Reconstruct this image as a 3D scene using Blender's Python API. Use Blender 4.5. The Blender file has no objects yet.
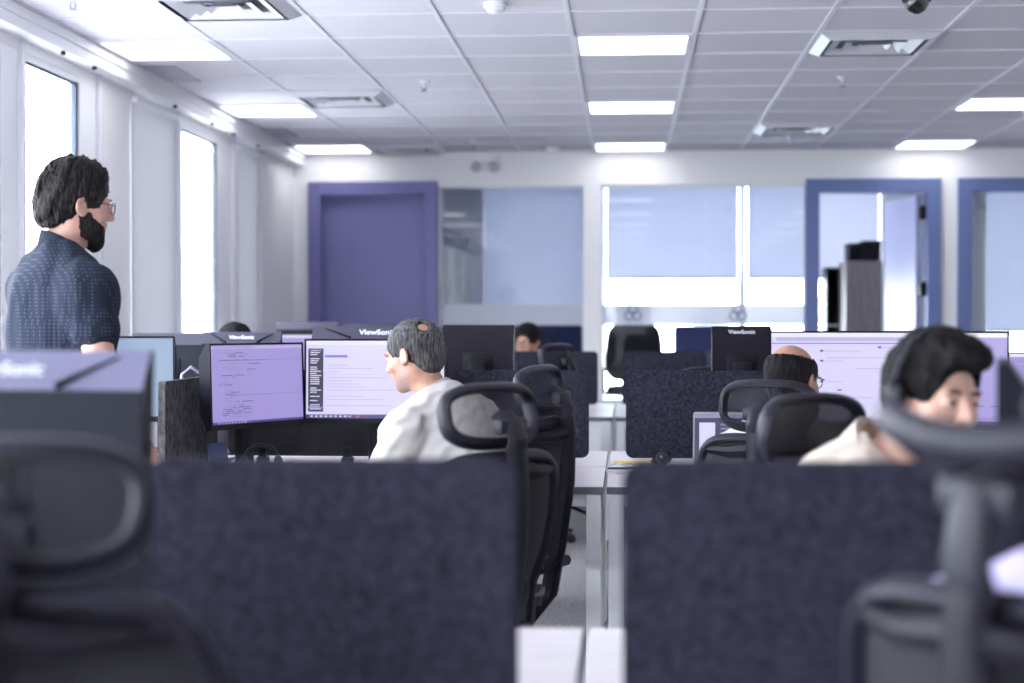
import bpy, bmesh, math, random
import numpy as np
from mathutils import Vector, Matrix
random.seed(7); rng = np.random.RandomState(5)
S = bpy.context.scene
COL = S.collection
PI = math.pi
rad = math.radians

# ------------------------------------------------------------------ camera
F = 1600.0; CH = 1.29
YAW = math.atan(114 / F); PIT = 19.5 / F
cam = bpy.data.objects.new('camera', bpy.data.cameras.new('camera')); COL.objects.link(cam)
cam.location = (0, 0, CH); cam.rotation_euler = (PI / 2 - PIT, 0, YAW)
cam.data.sensor_width = 36; cam.data.lens = F / 1024 * 36
cam.data.clip_start = .05; cam.data.clip_end = 300
cam.data.dof.use_dof = True; cam.data.dof.focus_distance = 5.55; cam.data.dof.aperture_fstop = 2.0
cam.data.dof.aperture_blades = 0
S.camera = cam
_f = Vector((-math.sin(YAW) * math.cos(PIT), math.cos(YAW) * math.cos(PIT), -math.sin(PIT)))
_r = Vector((math.cos(YAW), math.sin(YAW), 0)); _u = _r.cross(_f)
def P(px, py, Y):
    d = _f * F + _r * (px - 512) + _u * (341.5 - py)
    d = d * (Y / d.y)
    return Vector((d.x, Y, d.z + CH))
def PX(px, Y): return P(px, 322, Y).x

# ------------------------------------------------------------------ materials
MATS = {}
def mat(name, col, rough=.5, metal=0, noise=None, bump=None, spec=.5, stretch=None, emit=None):
    if name in MATS: return MATS[name]
    m = bpy.data.materials.new(name); m.use_nodes = True; nt = m.node_tree; N = nt.nodes; L = nt.links
    b = N['Principled BSDF']
    b.inputs['Base Color'].default_value = (*col, 1); b.inputs['Roughness'].default_value = rough
    b.inputs['Metallic'].default_value = metal; b.inputs['Specular IOR Level'].default_value = spec
    if emit:
        b.inputs['Emission Color'].default_value = (*emit[0], 1); b.inputs['Emission Strength'].default_value = emit[1]
    if noise or bump:
        tc = N.new('ShaderNodeTexCoord'); src = tc.outputs['Object']
        if stretch:
            mp = N.new('ShaderNodeMapping'); mp.inputs['Scale'].default_value = stretch
            L.new(src, mp.inputs[0]); src = mp.outputs[0]
    if noise:
        n = N.new('ShaderNodeTexNoise'); n.inputs['Scale'].default_value = noise[0]; n.inputs['Detail'].default_value = 4
        L.new(src, n.inputs['Vector'])
        r = N.new('ShaderNodeValToRGB'); a = noise[1]
        r.color_ramp.elements[0].position = .3; r.color_ramp.elements[1].position = .7
        r.color_ramp.elements[0].color = (*[max(0, c * (1 - a)) for c in col], 1)
        r.color_ramp.elements[1].color = (*[min(1, c * (1 + a)) for c in col], 1)
        L.new(n.outputs['Fac'], r.inputs[0]); L.new(r.outputs[0], b.inputs['Base Color'])
    if bump:
        n2 = N.new('ShaderNodeTexNoise'); n2.inputs['Scale'].default_value = bump[0]; n2.inputs['Detail'].default_value = 3
        L.new(src, n2.inputs['Vector'])
        bp = N.new('ShaderNodeBump'); bp.inputs['Strength'].default_value = bump[1]; bp.inputs['Distance'].default_value = .01
        L.new(n2.outputs['Fac'], bp.inputs['Height']); L.new(bp.outputs[0], b.inputs['Normal'])
    MATS[name] = m; return m
def see_through(name, col, alpha, rough=.6, trans=0.0):
    m = bpy.data.materials.new(name); m.use_nodes = True; nt = m.node_tree; N = nt.nodes; L = nt.links
    b = N['Principled BSDF']; b.inputs['Base Color'].default_value = (*col, 1); b.inputs['Roughness'].default_value = rough
    out = N['Material Output']; t = N.new('ShaderNodeBsdfTransparent'); mx = N.new('ShaderNodeMixShader')
    mx.inputs[0].default_value = alpha
    last = b.outputs[0]
    if trans:
        tr = N.new('ShaderNodeBsdfTranslucent'); tr.inputs[0].default_value = (*col, 1)
        m2 = N.new('ShaderNodeMixShader'); m2.inputs[0].default_value = trans
        L.new(b.outputs[0], m2.inputs[1]); L.new(tr.outputs[0], m2.inputs[2]); last = m2.outputs[0]
    L.new(t.outputs[0], mx.inputs[1]); L.new(last, mx.inputs[2]); L.new(mx.outputs[0], out.inputs[0])
    MATS[name] = m; return m
def glass(name, tint, refl=1.0):
    m = bpy.data.materials.new(name); m.use_nodes = True; nt = m.node_tree; N = nt.nodes; L = nt.links
    N.remove(N['Principled BSDF']); out = N['Material Output']
    t = N.new('ShaderNodeBsdfTransparent'); t.inputs[0].default_value = (*tint, 1)
    g = N.new('ShaderNodeBsdfGlossy'); g.inputs['Roughness'].default_value = .02; g.inputs[0].default_value = (refl, refl, refl, 1)
    fr = N.new('ShaderNodeFresnel'); ge = N.new('ShaderNodeNewGeometry'); mr = N.new('ShaderNodeMapRange')
    mr.inputs[3].default_value = 1.5; mr.inputs[4].default_value = 1 / 1.5; L.new(ge.outputs['Backfacing'], mr.inputs[0]); L.new(mr.outputs[0], fr.inputs[0])
    mx = N.new('ShaderNodeMixShader'); L.new(fr.outputs[0], mx.inputs[0]); L.new(t.outputs[0], mx.inputs[1]); L.new(g.outputs[0], mx.inputs[2])
    L.new(mx.outputs[0], out.inputs[0]); MATS[name] = m; return m
def glow(name, col, s):
    if name.startswith('screen'): s *= .51
    m = bpy.data.materials.new(name); m.use_nodes = True; nt = m.node_tree; N = nt.nodes
    b = N['Principled BSDF']; b.inputs['Base Color'].default_value = (.02, .02, .02, 1); b.inputs['Roughness'].default_value = .35
    b.inputs['Emission Color'].default_value = (*col, 1); b.inputs['Emission Strength'].default_value = s
    MATS[name] = m; return m

WALL = mat('wall_paint', (.89, .88, .895), .75, bump=(60, .03))
WHITE = mat('white_trim', (.90, .905, .93), .5)
ALU = mat('grey_aluminium', (.76, .77, .83), .4, .05)
GASKET = mat('window_gasket', (.04, .06, .09), .5)
CEIL = mat('ceiling_tile', (.61, .59, .65), .9, noise=(220, .05), bump=(300, .1))
TBAR = mat('ceiling_grid_white', (.72, .71, .78), .5)
CARPET = mat('carpet', (.26, .245, .265), .95, noise=(55, .35), bump=(180, .5))
PURPLE = mat('door_paint_violet', (.155, .15, .34), .5)
PURPLE2 = mat('door_frame_violet', (.13, .125, .31), .5)
BLUE = mat('door_frame_blue', (.105, .145, .32), .5)
LEAF = mat('door_leaf_pale_blue', (.34, .37, .58), .45)
FELT = mat('felt_charcoal', (.025, .0252, .040), .95, noise=(105, .55), bump=(160, .5), spec=.08)
FELT2 = mat('felt_warm_grey', (.072, .068, .076), .95, noise=(60, .55), bump=(160, .5), spec=.08, stretch=(1, 1, .5))
BLACK = mat('black_plastic', (.0065, .006, .011), .5, spec=.16)
BLACKS = mat('black_plastic_satin', (.011, .0105, .019), .45, spec=.22)
RUBBER = mat('black_rubber', (.012, .012, .016), .7)
FABRIC = mat('black_seat_fabric', (.008, .0075, .012), .85, bump=(300, .4))
MESHF = see_through('black_mesh_fabric', (.010, .010, .017), .45, .8)
MESHB = see_through('dense_mesh_fabric', (.007, .0068, .012), .94, .8)
GREYP = mat('grey_plastic', (.20, .20, .25), .4)
SLATE = mat('slate_plastic_blue', (.05, .065, .15), .4)
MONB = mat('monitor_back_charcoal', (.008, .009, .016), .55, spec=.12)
MONT = mat('monitor_back_slope_painted_light', (.042, .040, .064), .5, spec=.3)  # paler than the housing: ceiling light on the slope painted in
MONN = mat('monitor_back_near_slope_painted_light', (.12, .115, .19), .5)  # nearest monitor's slope, ceiling reflection painted in as a pale colour
MONK = mat('monitor_back_black', (.007, .006, .012), .5, spec=.2)
LOGO = mat('logo_grey', (.62, .62, .70), .4)
DESK = mat('desk_laminate_pale_oak', (.58, .54, .57), .35, noise=(14, .10), stretch=(.35, 5, 5))
DESKE = mat('desk_edge_grey', (.12, .12, .15), .5)
STEELW = mat('white_painted_steel', (.84, .84, .87), .4)
METAL = mat('diffuser_metal', (.74, .74, .79), .3, .15)
DARKM = mat('dark_void', (.03, .03, .04), .8)
WOODD = mat('grey_brown_wood', (.17, .15, .155), .5, noise=(9, .35), stretch=(7, 7, .5))
GLASSP = glass('partition_glass', (.93, .955, .97))
GLASSW = glass('window_glass', (.95, .97, .98))
FROST = see_through('frosted_film', (.74, .76, .85), .86, .5, .28)
SHADE = see_through('roller_shade_fabric', (.80, .82, .90), 1.0, .8, .19)
SHADEW = see_through('white_shade_fabric', (.85, .85, .88), 1.0, .8, .13)
LAMP = glow('light_diffuser', (.97, .985, 1.0), 2.3)

# ------------------------------------------------------------------ mesh helpers
def tagit(o, label, cat, group=None, kind=None):
    if label: o['label'] = label
    if cat: o['category'] = cat
    if group: o['group'] = group
    if kind: o['kind'] = kind
    return o
def thing(name, label, cat, loc=(0, 0, 0), rz=0, group=None):
    o = bpy.data.objects.new(name, None); COL.objects.link(o)
    o.location = loc; o.rotation_euler = (0, 0, rz); o.empty_display_size = .1
    return tagit(o, label, cat, group)
def obj(name, bm, mats, parent=None, smooth=True, loc=None, label=None):
    me = bpy.data.meshes.new(name); bm.normal_update(); bm.to_mesh(me); bm.free()
    if not isinstance(mats, (list, tuple)): mats = [mats]
    for m in mats: me.materials.append(m)
    if smooth:
        me.polygons.foreach_set('use_smooth', [True] * len(me.polygons))
        try: me.set_sharp_from_angle(angle=rad(38))
        except Exception: pass
    o = bpy.data.objects.new(name, me); COL.objects.link(o)
    if parent: o.parent = parent
    if loc is not None: o.location = loc
    if label: o['label'] = label
    return o
def struct(name, bm, mats, parent=None, smooth=False):
    o = obj(name, bm, mats, parent, smooth)
    if not parent: o['kind'] = 'structure'
    return o
def nb(): return bmesh.new()
def box(bm, a, b, bev=0, mi=0, M=None, seg=2):
    a = Vector(a); b = Vector(b)
    lo = Vector([min(a[i], b[i]) for i in range(3)]); hi = Vector([max(a[i], b[i]) for i in range(3)])
    r = bmesh.ops.create_cube(bm, size=1); vs = r['verts']
    for v in vs: v.co = Vector([lo[i] + (v.co[i] + .5) * (hi[i] - lo[i]) for i in range(3)])
    fs = set(f for v in vs for f in v.link_faces)
    for f in fs: f.material_index = mi
    if bev > 0:
        es = set(e for v in vs for e in v.link_edges)
        rr = bmesh.ops.bevel(bm, geom=list(es), offset=bev, segments=seg, profile=.5, affect='EDGES')
        vs = list(set([v for v in vs if v.is_valid] + list(rr['verts'])))
        for f in rr['faces']: f.material_index = mi
    if M is not None:
        for v in vs: v.co = M @ v.co
    return vs
def tube(bm, pts, r, n=10, mi=0, closed=False, flat=None, cap=True):
    """tube along pts; r number or list; flat=(a,b) scales the section along side/up"""
    pts = [Vector(p) for p in pts]; k = len(pts)
    rs = r if isinstance(r, (list, tuple)) else [r] * k
    rings = []; prev = None
    for i, p in enumerate(pts):
        if closed: t = pts[(i + 1) % k] - pts[i - 1]
        else: t = pts[min(i + 1, k - 1)] - pts[max(i - 1, 0)]
        t.normalize()
        if prev is None:
            ref = Vector((0, 0, 1)) if abs(t.z) < .9 else Vector((0, 1, 0))
            s = t.cross(ref).normalized()
        else:
            s = (prev - t * prev.dot(t)).normalized()
        prev = s; u = s.cross(t).normalized()
        fa, fb = flat if flat else (1, 1)
        ring = [bm.verts.new(p + (s * math.cos(2 * PI * j / n) * fa + u * math.sin(2 * PI * j / n) * fb) * rs[i]) for j in range(n)]
        rings.append(ring)
    m = k if closed else k - 1
    for i in range(m):
        A = rings[i]; B = rings[(i + 1) % k]
        for j in range(n):
            try: f = bm.faces.new((A[j], A[(j + 1) % n], B[(j + 1) % n], B[j])); f.material_index = mi
            except ValueError: pass
    if cap and not closed:
        f = bm.faces.new(list(reversed(rings[0]))); f.material_index = mi
        f = bm.faces.new(rings[-1]); f.material_index = mi
def lathe(bm, prof, n=20, c=(0, 0, 0), mi=0, M=None):
    c = Vector(c); rings = []
    for (r, z) in prof:
        ring = []
        for j in range(n):
            v = Vector((r * math.cos(2 * PI * j / n), r * math.sin(2 * PI * j / n), z))
            if M is not None: v = M @ v
            ring.append(bm.verts.new(v + c))
        rings.append(ring)
    for i in range(len(rings) - 1):
        for j in range(n):
            f = bm.faces.new((rings[i][j], rings[i][(j + 1) % n], rings[i + 1][(j + 1) % n], rings[i + 1][j])); f.material_index = mi
    f = bm.faces.new(list(reversed(rings[0]))); f.material_index = mi
    f = bm.faces.new(rings[-1]); f.material_index = mi
def prism(bm, poly, a, b, axis='x', mi=0):
    """extrude a 2D polygon between a and b along axis; poly in the other two axes (y,z) / (x,z) / (x,y)"""
    def mk(p, t):
        return {'x': (t, p[0], p[1]), 'y': (p[0], t, p[1]), 'z': (p[0], p[1], t)}[axis]
    A = [bm.verts.new(mk(p, a)) for p in poly]; B = [bm.verts.new(mk(p, b)) for p in poly]
    k = len(poly); fs = []
    for i in range(k): fs.append(bm.faces.new((A[i], A[(i + 1) % k], B[(i + 1) % k], B[i])))
    fs.append(bm.faces.new(list(reversed(A)))); fs.append(bm.faces.new(B))
    for f in fs: f.material_index = mi
    bmesh.ops.recalc_face_normals(bm, faces=fs)
def rrect(x0, x1, z0, z1, r, n=6):
    pts = []
    for cx, cz, a0 in ((x1 - r, z1 - r, 0), (x0 + r, z1 - r, 90), (x0 + r, z0 + r, 180), (x1 - r, z0 + r, 270)):
        for i in range(n + 1):
            a = rad(a0 + 90 * i / n); pts.append((cx + r * math.cos(a), cz + r * math.sin(a)))
    return pts
def quad(bm, a, b, c, d, mi=0):
    f = bm.faces.new([bm.verts.new(v) for v in (a, b, c, d)]); f.material_index = mi; return f
def text_bm(s, size, depth=.001):
    cu = bpy.data.curves.new('tmp_text', 'FONT'); cu.body = s; cu.size = size; cu.extrude = depth; cu.align_x = 'CENTER'; cu.align_y = 'CENTER'
    cu.offset = .0009 * size / .05
    o = bpy.data.objects.new('tmp_text', cu); COL.objects.link(o)
    bpy.context.view_layer.update()
    dg = bpy.context.evaluated_depsgraph_get()
    me = bpy.data.meshes.new_from_object(o.evaluated_get(dg)); me.materials.clear()
    bm = nb(); bm.from_mesh(me); bpy.data.meshes.remove(me); bpy.data.objects.remove(o); bpy.data.curves.remove(cu)
    for f in bm.faces: f.material_index = 0
    return bm
def copy_thing(src, loc, rz, label, group=None):
    r = src.copy(); COL.objects.link(r); r.location = loc; r.rotation_euler = (0, 0, rz); r['label'] = label
    if group: r['group'] = group
    for ch in list(src.children):
        c = ch.copy(); COL.objects.link(c); c.parent = r
        for g in list(ch.children):
            d = g.copy(); COL.objects.link(d); d.parent = c
    return r

# ------------------------------------------------------------------ room shell
XL = -2.80; XR = 4.6; YB = 13.35; YR = -4.2; HC = 2.71
bm = nb(); box(bm, (XL - .25, YR - .1, -.1), (XR + .2, YB + .16, 0)); struct('floor', bm, CARPET)

# ceiling: tiles and T grid in one mesh
GX = .336; GY = 7.92; TX = .605; TY = .595
xs = [GX + TX * i for i in range(-5, 8)]
ys = [GY + TY * i for i in range(-21, 10)]
bm = nb(); box(bm, (XL - .25, YR - .1, HC), (XR + .2, YB, HC + .1), mi=0)
for x in xs:
    if -2.72 < x < XR: box(bm, (x - .012, YR, HC - .006), (x + .012, YB, HC + .002), mi=1)
for y in ys:
    if YR < y < YB: box(bm, (-2.714, y - .011, HC - .005), (XR, y + .011, HC + .002), mi=1)
struct('ceiling', bm, [CEIL, TBAR])

# far wall with openings
X1 = [PX(p, YB) for p in (309, 438, 440, 584, 601, 805, 940, 957, 1092)]
DT = 2.466; GT = 2.43; W0, W1 = YB, YB + .13
bm = nb()
box(bm, (XL - .25, W0, 0), (X1[0], W1, HC))
box(bm, (X1[0], W0, DT), (X1[1], W1, HC)); box(bm, (X1[1], W0, 0), (X1[2], W1, HC))
box(bm, (X1[2], W0, GT), (X1[3], W1, HC)); box(bm, (X1[3], W0, 0), (X1[4], W1, HC))
box(bm, (X1[4], W0, GT), (X1[5], W1, HC)); box(bm, (X1[5], W0, DT), (X1[6], W1, HC))
box(bm, (X1[6], W0, 0), (X1[7], W1, HC)); box(bm, (X1[7], W0, DT), (X1[8], W1, HC)); box(bm, (X1[8], W0, 0), (XR + .2, W1, HC))
struct('wall_far', bm, WALL)
bm = nb(); box(bm, (XR, YR, 0), (XR + .15, YB, HC)); struct('wall_right', bm, WALL)
bm = nb(); box(bm, (XL - .25, YR - .15, 0), (XR + .15, YR, HC)); struct('wall_rear', bm, WALL)

def door_frame(bm, x0, x1, top, fw, y0, y1, mi=0):
    box(bm, (x0, y0, 0), (x0 + fw, y1, top), .004, mi); box(bm, (x1 - fw, y0, 0), (x1, y1, top), .004, mi)
    box(bm, (x0 + fw, y0, top - fw), (x1 - fw, y1, top), .004, mi)
# door 1: closed violet door in a wide violet frame
fw = .112
d = thing('door_1', None, None); d['kind'] = 'structure'
bm = nb(); door_frame(bm, X1[0], X1[1], DT, fw, YB - .05, YB + .13); obj('door_frame', bm, PURPLE2, d, False)
bm = nb(); box(bm, (X1[0] + fw - .004, YB + .05, 0), (X1[1] - fw + .004, YB + .095, DT - fw + .004), .002); obj('door_leaf', bm, PURPLE, d, False)
bm = nb(); hx = X1[1] - fw - .09
lathe(bm, [(.026, 0), (.026, .012), (.010, .014), (.010, .05)], 14, (hx, YB + .05, 1.0), 0, Matrix.Rotation(rad(90), 4, 'X'))
tube(bm, [(hx, YB, 1.0), (hx - .11, YB, 1.0)], .009); obj('door_handle', bm, METAL, d)
# door 2: open, blue frame
d2 = thing('door_2', None, None); d2['kind'] = 'structure'
bm = nb(); door_frame(bm, X1[5], X1[6], DT, .112, YB - .05, YB + .13); obj('door_frame', bm, BLUE, d2, False)
xi = X1[6] - .112
bm = nb(); M = Matrix.Translation((xi - .035, YB + .15, 0)) @ Matrix.Rotation(rad(98), 4, 'Z')
box(bm, (0, -.02, .01), (.86, .025, DT - .12), .003, 0, M); lf = obj('door_leaf', bm, LEAF, d2, False)
for hz in (2.19, 1.56, .35):
    bm = nb(); box(bm, (xi - .045, YB + .02, hz - .055), (xi + .002, YB + .14, hz + .055), .003); tube(bm, [(xi - .03, YB + .02, hz - .06), (xi - .03, YB + .02, hz + .06)], .011); obj('hinge', bm, BLACK, d2)
bm = nb(); hb = M @ Vector((.79, 0, 1.0)); tube(bm, [hb + Vector((-.05, 0, 0)), hb + Vector((.05, 0, 0))], .012); tube(bm, [hb + Vector((-.05, 0, 0)), hb + Vector((-.05, -.12, 0))], .009); obj('door_handle', bm, METAL, lf)
# door 3: glazed blue door
d3 = thing('door_3', None, None); d3['kind'] = 'structure'
bm = nb(); door_frame(bm, X1[7], X1[8], DT, .112, YB - .05, YB + .13); obj('door_frame', bm, BLUE, d3, False)
bm = nb(); box(bm, (X1[7] + .112, YB + .055, .0), (X1[8] - .112, YB + .067, DT - .112)); obj('glass_pane', bm, GLASSP, d3, False)
# glass partitions
for k, (a, b) in enumerate(((X1[2], X1[3]), (X1[4], X1[5]))):
    w = thing('window_%d' % (k + 1), None, None); w['kind'] = 'structure'
    bm = nb()
    for (p, q) in (((a, YB + .03, GT - .02), (b, YB + .09, GT)), ((a, YB + .03, 0), (b, YB + .09, .06)), ((a, YB + .03, .06), (a + .012, YB + .09, GT - .02)), ((b - .012, YB + .03, .06), (b, YB + .09, GT - .02))): box(bm, p, q)
    obj('frame', bm, ALU, w, False)
    joint = [] if k == 0 else [P(707, 300, YB).x]
    e = [a + .012] + joint + [b - .012]
    for i in range(len(e) - 1):
        bm = nb(); box(bm, (e[i] + .002, YB + .054, .06), (e[i + 1] - .002, YB + .064, GT - .02)); obj('glass_pane', bm, GLASSP, w, False)
    z1 = P(600, 304.5, YB).z; z0 = P(600, 325, YB).z
    bm = nb(); box(bm, (a + .012, YB + .050, z0), (b - .012, YB + .0525, z1)); fb = obj('frosted_band', bm, FROST, w, False)
    if k == 1:
        for lx in (633, 738):
            c = P(lx, 313.5, YB + .046); bm = nb()
            for ang in (90, 210, 330):
                cc = c + Vector((math.cos(rad(ang)) * .034, 0, math.sin(rad(ang)) * .034))
                tube(bm, [cc + Vector((math.cos(2 * PI * i / 28) * .037, 0, math.sin(2 * PI * i / 28) * .037)) for i in range(28)], .0075, 6, closed=True, flat=(1, .3))
            obj('three_ring_emblem', bm, mat('emblem_grey', (.25, .27, .36), .5), fb)

# left window wall
def YW(px, X=XL):
    t = (px - 512) / F; c, s_ = math.cos(YAW), math.sin(YAW)
    return X * (c + t * s_) / (t * c - s_)
LW = [(-3.2, -1.9), (-1.5, -.2), (.2, 1.5), (1.9, 3.2), (3.6, 4.9), (5.15, YW(20) - .85, .06), (YW(20) - .80, YW(20), YW(20) - YW(3)), (YW(22), YW(98), YW(98) - YW(81)), (YW(131), YW(172), .03), (YW(182), YW(232), YW(232) - YW(219)), (YW(236), YW(257), .03)]
LW = [(w + (.05,))[:3] for w in LW]
bm = nb(); prev = YR
for (a, b, st) in LW:
    box(bm, (XL - .11, prev, 0), (XL, a, HC)); box(bm, (XL - .11, a, 0), (XL, b, .25)); box(bm, (XL - .11, a, 2.55), (XL, b, HC)); prev = b
box(bm, (XL - .11, prev, 0), (XL, YB, HC))
struct('wall_left', bm, WALL)
for k, (a, b, st) in enumerate(LW):
    w = thing('window_%d' % (k + 3), None, None); w['kind'] = 'structure'
    bm = nb(); x0, x1 = XL - .06, XL - .005
    box(bm, (x0, a, .25), (x1, a + .03, 2.55)); box(bm, (x0, b - st, .25), (x1, b, 2.55)); box(bm, (x0, a + .03, 2.52), (x1, b - st, 2.55)); box(bm, (x0, a + .03, .25), (x1, b - st, .30))
    obj('frame', bm, WHITE, w, False)
    bm = nb(); box(bm, (x0 + .02, b - st - .035, .3), (x1 - .008, b - st, 2.52)); box(bm, (x0 + .03, a + .03, 2.505), (x1 - .015, b - st - .035, 2.52)); obj('gasket', bm, GASKET, w, False)
    bm = nb(); box(bm, (x0 + .03, a + .03, .3), (x0 + .04, b - st - .035, 2.505)); obj('glass_pane', bm, GLASSW, w, False)
    bm = nb(); box(bm, (XL - .03, a - .02, .235), (XL + .07, b + .02, .26), .004); obj('window_sill', bm, WHITE, w, False)
# mullion fins, pelmet and fixed blinds on the left wall
bm = nb()
for yy in (YW(21), YW(98.5), YW(177), YW(233), YW(259.5)): box(bm, (XL, yy - .018, 0), (XL + .022, yy + .018, 2.60), .004)
struct('trim_1', bm, ALU)
bm = nb(); box(bm, (XL, YR, 2.60), (XL + .10, YB, HC - .008), .003); box(bm, (XL + .10, YR, 2.653), (XL + .112, YB, HC - .008), .002); struct('trim_2', bm, WHITE)
for k, (a, b, lab) in enumerate(((YW(131), YW(172), 'long white roller shade pulled down beside the bearded man, between two windows'), (YW(236), YW(257), 'long white roller shade pulled down nearest the far corner by the violet door'))):
    t = thing('roller_shade', lab, 'roller shade', (XL + .014, (a + b) / 2, 0), 0, 'white roller shades on the window wall'); hw = (b - a) / 2 + .03
    bm = nb(); box(bm, (-.003, -hw, .35), (.003, hw, 2.53)); obj('fabric', bm, SHADEW, t, False)
    bm = nb(); tube(bm, [(.02, -hw, 2.545), (.02, hw, 2.545)], .018, 12); obj('roller', bm, WHITE, t)
    bm = nb(); tube(bm, [(.0, -hw, .34), (.0, hw, .34)], .010, 8); obj('bottom_bar', bm, WHITE, t)
for k, yy in enumerate((YW(47), YW(79), YW(162), YW(200), YW(222), YW(247))):
    bm = nb(); lathe(bm, [(.012, 0), (.014, .012), (.006, .02)], 10, (XL + .085, yy, 2.581))
    o = obj('shade_bracket', bm, BLACK); tagit(o, 'tiny black bracket under the window pelmet, %s counted towards the far corner' % ('first', 'second', 'third', 'fourth', 'fifth', 'sixth')[k], 'bracket', 'pelmet brackets')
bm = nb(); box(bm, (XL, YR, 0), (XL + .012, YB, .09)); struct('baseboard_left', bm, mat('base_grey', (.12, .12, .14), .6))
bm = nb()
for a, b in ((XL, X1[0]), (X1[3], X1[4]), (X1[6], X1[7])): box(bm, (a + .001, YB - .012, 0), (b - .001, YB, .09))
struct('baseboard_far', bm, MATS['base_grey'])

# ------------------------------------------------------------------ offices behind the glass
YO = 15.7; HO = HC
xm = P(594, 300, YB).x; xd = X1[6] + .30
def shadewin(n, x0, x1, z0, z1):
    w = thing('window_%d' % n, None, None); w['kind'] = 'structure'
    bm = nb(); y0 = YO + .03
    for (p, q) in (((x0, y0, z1 - .04), (x1, y0 + .08, z1)), ((x0, y0, z0), (x1, y0 + .08, z0 + .04)), ((x0, y0, z0), (x0 + .012, y0 + .08, z1)), ((x1 - .012, y0, z0), (x1, y0 + .08, z1))): box(bm, p, q)
    obj('frame', bm, ALU, w, False)
    bm = nb(); box(bm, (x0 + .012, y0 + .03, z0 + .04), (x1 - .012, y0 + .04, z1 - .04)); obj('glass_pane', bm, GLASSW, w, False)
OW = [(PX(487, YO), PX(582, YO), .5), (PX(604, YO), PX(740.5, YO), .5), (PX(744.5, YO), PX(881, YO), .5), (PX(958, YO), 4.6, .5)]
bm = nb(); prev = -2.2
for (a, b, z0) in OW:
    box(bm, (prev, YO, 0), (a, YO + .2, HO)); box(bm, (a, YO, 0), (b, YO + .2, z0)); box(bm, (a, YO, 2.69), (b, YO + .2, HO)); prev = b
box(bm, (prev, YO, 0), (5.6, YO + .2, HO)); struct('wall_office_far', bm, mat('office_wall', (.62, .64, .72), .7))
for k, (a, b, z0) in enumerate(OW): shadewin(20 + k, a, b, z0, 2.69)
bm = nb()
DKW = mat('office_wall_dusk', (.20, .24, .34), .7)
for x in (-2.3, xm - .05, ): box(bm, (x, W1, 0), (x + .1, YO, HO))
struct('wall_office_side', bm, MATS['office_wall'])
bm = nb(); box(bm, (xd, W1 + .02, 0), (xd + .1, YO, HO)); struct('wall_office_right', bm, WALL)
bm = nb(); box(bm, (-2.3, W1, HO), (5.6, YO + .2, HO + .08)); struct('ceiling_office', bm, CEIL)
bm = nb(); box(bm, (-2.3, W1 + .03, -.1), (5.6, YO + .2, 0)); struct('floor_office', bm, CARPET)
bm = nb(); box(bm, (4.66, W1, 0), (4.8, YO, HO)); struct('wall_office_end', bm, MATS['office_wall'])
zsh = P(670, 278.5, YO).z
shl = ['long pale blue roller shade behind the glass next to the violet door', 'wide pale blue roller shade half down behind the emblem glass', 'pale blue roller shade half down beside the blue open door', 'pale blue roller shade behind the glazed blue door at the frame edge']
for k, (a, b, z0) in enumerate(OW):
    zb = (.9, zsh, zsh, 1.2)[k]; hw = (b - a) / 2 - (-.01 if k in (0, 3) else .026)
    t = thing('roller_shade', shl[k], 'roller shade', ((a + b) / 2, YO - .02, 0), 0, 'pale shades in the glass offices')
    bm = nb(); box(bm, (-hw, -.003, zb), (hw, .003, 2.665)); obj('fabric', bm, SHADE, t, False)
    bm = nb(); tube(bm, [(-hw, 0, 2.68), (hw, 0, 2.68)], .022, 10); obj('roller', bm, WHITE, t)
    bm = nb(); tube(bm, [(-hw, 0, zb), (hw, 0, zb)], .011, 8); obj('bottom_bar', bm, GREYP, t)

# exterior
bm = nb(); box(bm, (-120, -60, -4.2), (120, 120, -4)); o = struct('ground', bm, mat('pale_paving', (.55, .56, .58), .9, noise=(.3, .15)))
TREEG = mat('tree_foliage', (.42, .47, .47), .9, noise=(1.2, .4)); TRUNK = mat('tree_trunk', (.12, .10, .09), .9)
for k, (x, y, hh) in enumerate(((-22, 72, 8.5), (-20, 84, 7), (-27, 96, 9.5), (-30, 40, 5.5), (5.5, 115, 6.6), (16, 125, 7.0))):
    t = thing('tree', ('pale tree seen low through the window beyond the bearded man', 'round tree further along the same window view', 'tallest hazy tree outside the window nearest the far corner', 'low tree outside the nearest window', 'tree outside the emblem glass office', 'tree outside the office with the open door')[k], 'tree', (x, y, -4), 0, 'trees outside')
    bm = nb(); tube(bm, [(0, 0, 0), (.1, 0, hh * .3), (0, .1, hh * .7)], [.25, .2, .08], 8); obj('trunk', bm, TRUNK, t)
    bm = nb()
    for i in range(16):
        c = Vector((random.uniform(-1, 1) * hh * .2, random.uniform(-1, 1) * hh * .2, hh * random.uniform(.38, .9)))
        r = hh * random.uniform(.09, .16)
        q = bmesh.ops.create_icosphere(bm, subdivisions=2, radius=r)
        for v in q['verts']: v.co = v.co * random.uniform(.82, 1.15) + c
    obj('crown', bm, TREEG, t)

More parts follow.
